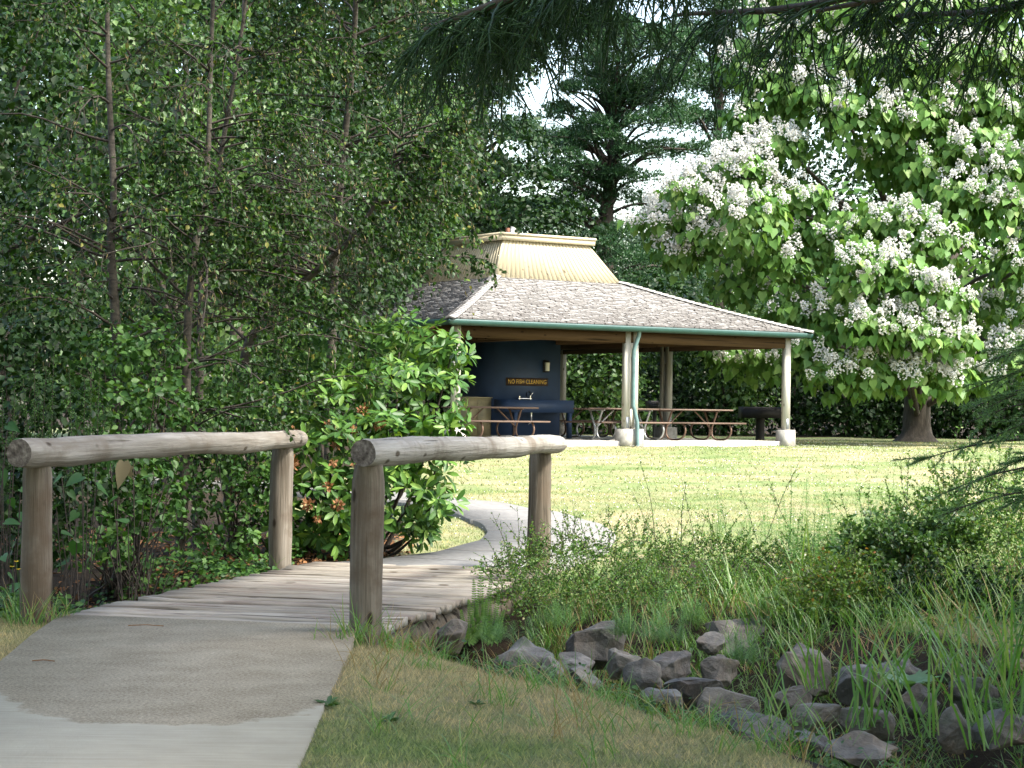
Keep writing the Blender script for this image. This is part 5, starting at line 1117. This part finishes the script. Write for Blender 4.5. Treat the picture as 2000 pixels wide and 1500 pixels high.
# reeds and grass clumps
def clump(g, c, n, h, w, rng, lean=.35, grav=.10, spread=.06):
    c = np.asarray(c, float); S = c + np.c_[rng.normal(0, spread, (n, 2)), np.zeros(n)]; a = rng.uniform(0, 6.28, n)
    B = grow(S, np.stack([lean * np.cos(a), lean * np.sin(a), np.ones(n)], 1), h * rng.uniform(.5, 1.15, n), 6, 1.4 * grav * rng.uniform(.4, 1.8, n), .03, rng)
    ribbons(g, B, w * np.array((.6, .95, 1, .9, .6, .08)), np.stack([-np.sin(a), np.cos(a) * .6, .25 * rng.standard_normal(n)], 1)); return g
gR = 'broad-bladed grass clumps in the ditch'
for i, (x, y, D, n, h, w, lab) in enumerate([(1690,1400,10.7,16,.60,.013,'in the middle of the right ditch'), (1800,1420,10.4,18,.62,.014,'left of the upright grey stone'), (1900,1390,10.9,16,.7,.014,'right of the upright grey stone'), (1960,1330,11.8,18,.75,.014,'at the right edge below the shrubs'), (1600,1330,12.2,14,.5,.012,'beside the largest boulder'),
    (1740,1330,12.0,16,.55,.013,'behind the small stones on the right'), (1520,1400,10.7,12,.42,.010,'by the broad tilted slab'), (1850,1300,12.6,14,.62,.013,'between the two dark boulders'), (1990,1420,10.4,16,.7,.014,'in the bottom right corner'), (1440,1200,15.2,10,.6,.010,'on the bank behind the long pale slab'), (1590,1130,15.6,10,.62,.012,'rising through the horsetails'), (1640,1450,9.9,10,.3,.009,'at the lawn edge in the lower right'), (1930,1440,10.0,14,.5,.013,'low down on the right')]):
    rng = np.random.default_rng(660 + i); p = P(x, y, D); gz_ = float(Hg(p[0], p[1])); t = tag(clump(Geo(), (0, 0, 0), n, h, w, rng).build('grass_clump', m_reed, loc=(p[0], p[1], max(gz_, p[2] - .05))), 'broad-bladed grass clump ' + lab, 'grass', gR)
rng = np.random.default_rng(690); g = Geo(); gd = Geo()
for _ in range(1500):   # finer grass along the banks and round the post feet
    s_ = rng.random() * 7; x, y = catmull(DITCH[1:-2], 10)[int(rng.integers(10, 48))] + rng.normal(0, 1.2, 2)
    rel = np.array((x, y)) - br0[:2]; ls = rel @ br_side[:2]; ld = rel @ br_dir[:2]
    if -BW - .1 < ls < .06 and -.3 < ld < BL + .3: continue
    if xl(y) - .05 < x < xr(y) + .04 and y < 13.4: continue
    clump(gd if rng.random() < .22 else g, (x, y, float(Hg(x, y))), 12, rng.uniform(.12, .36), .0045, rng, .5, .14, .05)
for x, y, D in ((700,1255,12.45),(730,1258,12.4),(755,1245,12.6),(780,1240,12.9),(820,1235,13.2),(860,1230,13.6),(880,1200,14.2),(650,1290,12.2),(690,1275,12.2),(40,1195,13.2),(90,1205,13.15),(15,1190,13.4),(110,1195,13.3),(60,1210,13.1),(900,1240,13.4),(840,1250,13.0),(800,1255,12.7)):
    p = P(x, y, D); clump(g, (p[0], p[1], float(Hg(p[0], p[1]))), 20, rng.uniform(.14, .34), .006, rng, .4, .12, .06); clump(gd, (p[0]+.04, p[1], float(Hg(p[0], p[1]))), 7, .3, .003, rng, .5, .1, .05)
for _ in range(380):   # taller grass standing on the far bank between rocks and shrubs
    x = rng.uniform(.2, 4.6); y = np.interp(x, [0, 1.5, 3, 4.6], [15.7, 15.2, 14.2, 13.2]) + rng.normal(.3, .7)
    clump(gd if rng.random() < .12 else g, (x, y, float(Hg(x, y))), 14, rng.uniform(.18, .42), .006, rng, .4, .10, .08)
o = g.build('bank_grass', m_reed); o['kind'] = 'stuff'; o['label'] = 'fine green grass along the ditch banks'; o['category'] = 'grass'
o = gd.build('dry_bank_grass', m_straw); o['kind'] = 'stuff'; o['label'] = 'straw-coloured dry grass stems along the ditch banks'; o['category'] = 'grass'
for x, y, D, h, lab in ((1850,1215,14.0,.42,'rusty brown dead grass tussock on the right of the ditch'), (1600,1225,14.6,.26,'small rusty brown dead tussock behind the largest boulder')):
    rng = np.random.default_rng(int(x)); p = P(x, y, D); tag(clump(Geo(), (0, 0, 0), 150, h, .004, rng, .6, .28, .07).build('dead_tussock', m_straw, loc=(p[0], p[1], p[2] - .1)), lab, 'grass', 'dead grass tussocks')
ground_cover('bank_herbs', 'mixed low leafy weeds between the rocks of the ditch', 'weeds', (-.6, 4.2, 8.6, 17), 5200, .032, m_herb, 697, hgt=(.03, .22), mask=lambda x, y, r: (dist_poly(x, y, DITCH) < 1.75) & (x > xr(12) + .5 + (y - 12) * .24) & (r.random(len(x)) < np.where(dist_poly(x, y, DITCH) > 1.2, .12, .25) + .6 * (np.sin(x * 3.3 + 1) * np.sin(y * 2.7) > .25)))
# rust-coloured fallen leaves and a pale thistle
b = P(1775, 1330, 11.6); t = thing('thistle', 'pale jagged thistle leaf rosette among the grass on the right', 'plant', (b[0], b[1], b[2] - .08))
for i in range(7):
    a = i * .9; scatter(Geo(), MAPLE, np.array([(0, 0, .06)]), np.array([(math.cos(a), math.sin(a) - .3, .35)]), np.array([(0, -.4, 1.0)]), np.array([(.10, .20, .1)])).build('leaf', m_fir, t)
Geo().tube([(0, 0, -.05), (0, 0, .08)], .008, 5).build('stem', m_herb, t)
for x, y, D, sz, lab in ((640,1385,9.5,.10,'dark green weed rosette against the edge of the path'), (760,1440,9.1,.09,'low weed rosette in the lawn right of the path'), (930,1385,9.9,.07,'small weed rosette in the middle of the near lawn'), (1120,1340,11.0,.08,'weed rosette near the rocks at the top of the lawn'), (1360,1395,10.4,.08,'weed rosette at the lawn edge by the broad slab')):
    rng = np.random.default_rng(int(x + y)); p = P(x, y, D); t = thing('weed_rosette', lab, 'weed', (p[0], p[1], float(Hg(p[0], p[1]))), 0, 'weeds in the near lawn')
    g = Geo(); m = 18; a = rng.uniform(0, 6.28, m); scatter(g, RHODO, np.tile((0, 0, .01), (m, 1)), np.stack([np.cos(a), np.sin(a), rng.uniform(.1, .7, m)], 1), np.tile((0, 0, 1.0), (m, 1)), np.stack([sz * .75 * rng.uniform(.6, 1.2, m)] * 3, 1) * np.array((.8, 1, 1.6))); g.build('leaves', m_mid, t)
# ------------------------------------------------------------------ young fir at the right edge
rng = np.random.default_rng(700); b = np.array((3.25, 11.0, float(Hg(3.25, 11.0)) - .05)); t = thing('young_fir', 'young fir with pale needles reaching in from the right edge', 'tree', tuple(b))
g = Geo().tube([(0, 0, 0), (.02, 0, 1.2), (0, .02, 2.6)], [.035, .025, .006], 8, False)
n = 56; zz = rng.uniform(.25, 2.2, n); az = rng.uniform(0, 6.28, n); S = np.stack([0*zz, 0*zz, zz], 1)
ext = [P(1900, 720, 10.8), P(1920, 800, 10.8), P(1890, 800, 11.1), P(1960, 740, 10.9), P(1930, 860, 10.8), P(1885, 765, 10.9), P(1880, 830, 11), P(1935, 705, 11.1), P(1780, 905, 10.8), P(1900, 870, 10.9), P(1850, 960, 10.7), P(1830, 1010, 10.6), P(1945, 1000, 10.9), P(1930, 930, 11)]
L1 = (.95 - .36 * zz).clip(.15, .75) * rng.uniform(.7, 1.0, n); B = grow(S, np.stack([np.cos(az), np.sin(az), .15 + 0*az], 1), L1, 8, .03, .04, rng)
X = np.stack([catmull([(0, 0, max(.2, (e - b)[2] - .1)), (e - b) * .55 + np.array((0, 0, .06)), e - b], 4)[:8] if False else np.stack([np.array((0, 0, max(.2, (e-b)[2] + .06))) * (1-s_) + (e-b) * s_ + np.array((0, 0, .10*math.sin(3.14*s_))) for s_ in np.linspace(0, 1, 8)]) for e in ext])
B = np.concatenate([B, X]); tubes(g, B, np.linspace(.009, .002, 8), 4); nb_ = len(B)
m2 = nb_ * 12; ix = rng.integers(0, nb_, m2); S2, T2 = along(B, ix, rng.uniform(.2, .92, m2)); B2 = grow(S2, T2 + .75 * sphere_dirs(m2, rng) * np.array((1, 1, .4)), rng.uniform(.08, .22, m2), 5, .02, .04, rng); tubes(g, B2, np.linspace(.003, .0015, 5), 3); g.build('trunk', m_twig, t)
g = Geo()
for Bx, k in ((B, nb_ * 220), (B2, m2 * 95)):
    ix = rng.integers(0, len(Bx), k); p, T = along(Bx, ix, rng.uniform(.12, 1, k)); scatter(g, NEEDLE, p, nrm(.7 * T + sphere_dirs(k, rng)), sphere_dirs(k, rng), np.array((.0044, .028, .028)))
g.build('crown', m_fir, t)

# ------------------------------------------------------------------ lawn grass, clover
def on_path(x, y):
    near = (y < 13.3) & (x > xl(y) - .01) & (x < xr(y) + .01)
    rel = np.stack([x - br0[0], y - br0[1]], -1); ls = rel @ br_side[:2]; ld = rel @ br_dir[:2]
    deck = (ls > -BW - .05) & (ls < .05) & (ld > -.1) & (ld < BL + .1)
    return near | deck | (dist_poly(x, y, cl) < np.where(y < 19.5, .95, .70))
def lawn(n, reg, hgt, wid, seed, lo=None):
    rng = np.random.default_rng(seed); x = rng.uniform(reg[0], reg[1], n); y = rng.uniform(reg[2], reg[3], n)
    inview = np.abs(x) < y * .27 + .3; soil = (dist_poly(x, y, DITCH) < 1.75) & (y < 20)
    soil |= (x < -2.4) & (y > 13.6); soil |= (x < -.95 - .2 * rng.random(n)) & (y > 17.8) & (y < 24); soil |= (x > .4) & (y > 14) & (y < 19)
    loc = np.stack([x, y], -1) - PC; pv = (np.abs(loc @ U) < 5.0) & (np.abs(loc @ Vv) < 5.0)
    k = inview & ~on_path(x, y) & ~soil & ~pv; x, y = x[k], y[k]; m = len(x); z = Hg(x, y) - .004; g = Geo()
    h = rng.uniform(*hgt, m); a = rng.uniform(0, 6.28, m); d = np.stack([np.cos(a), np.sin(a), rng.uniform(.5, 2.0, m)], 1)
    scatter(g, NEEDLE, np.stack([x, y, z], 1), nrm(d), sphere_dirs(m, rng), np.stack([wid * rng.uniform(.7, 1.3, m), h, h], 1)); return g
g = lawn(330000, (-4.2, 3.2, 6.8, 13.6), (.014, .055), .0056, 801); g2 = lawn(48000, (-3.5, 7, 17.5, 30), (.02, .06), .010, 802); g3 = lawn(36000, (-6, 16, 30, 62), (.03, .07), .020, 803)
for q in (g2, g3):
    for V, (f, mi) in zip(q.v, q.f): g.add(V, f - 0)
o = g.build('lawn_grass', m_blade); o['kind'] = 'stuff'; o['label'] = 'short mown grass of the lawn'; o['category'] = 'grass'
rng = np.random.default_rng(810); n = 7000; x = rng.uniform(-4, 15, n); y = rng.uniform(19.5, 56, n)
loc = np.stack([x, y], -1) - PC; k = (np.abs(x) < y * .27) & ~on_path(x, y) & ~((np.abs(loc @ U) < 5) & (np.abs(loc @ Vv) < 5)) & (x > -.9) & (np.sin(x * .9 + 2 * np.sin(y * .31)) + np.sin(y * .8 + x * .3) > -.6 + rng.normal(0, .5, n)); x, y = x[k], y[k]; m = len(x)
ds = (np.array([(1, 0, 0), (0, 1, 0), (-1, 0, 0), (0, -1, 0), (0, 0, 1)]) * .5, np.array([(0, 1, 4), (1, 2, 4), (2, 3, 4), (3, 0, 4)]))
o = scatter(Geo(), ds, np.stack([x, y, Hg(x, y) + .045], 1), np.tile((0, 1.0, 0), (m, 1)), np.tile((0, 0, 1.0), (m, 1)), rng.uniform(.010, .019, m)).build('clover_flowers', m_petal); o['kind'] = 'stuff'; o['label'] = 'tiny white clover flowers scattered over the sunny lawn'; o['category'] = 'clover'
# a few twigs on the path
for i, (x, y, D, L_, a, lab) in enumerate([(285,1222,12.7,.22,.25,'thin dry twig lying on the concrete before the deck'), (85,1288,10.9,.12,.1,'short dry twig at the left edge of the path')]):
    p = P(x, y, D); tag(Geo().tube([(-L_/2, 0, 0), (0, .012, .004), (L_/2, -.004, 0)], .0028, 5).build('twig', m_spent, loc=(p[0], p[1], .005)), lab, 'twig'); bpy.data.objects[-1] if False else None
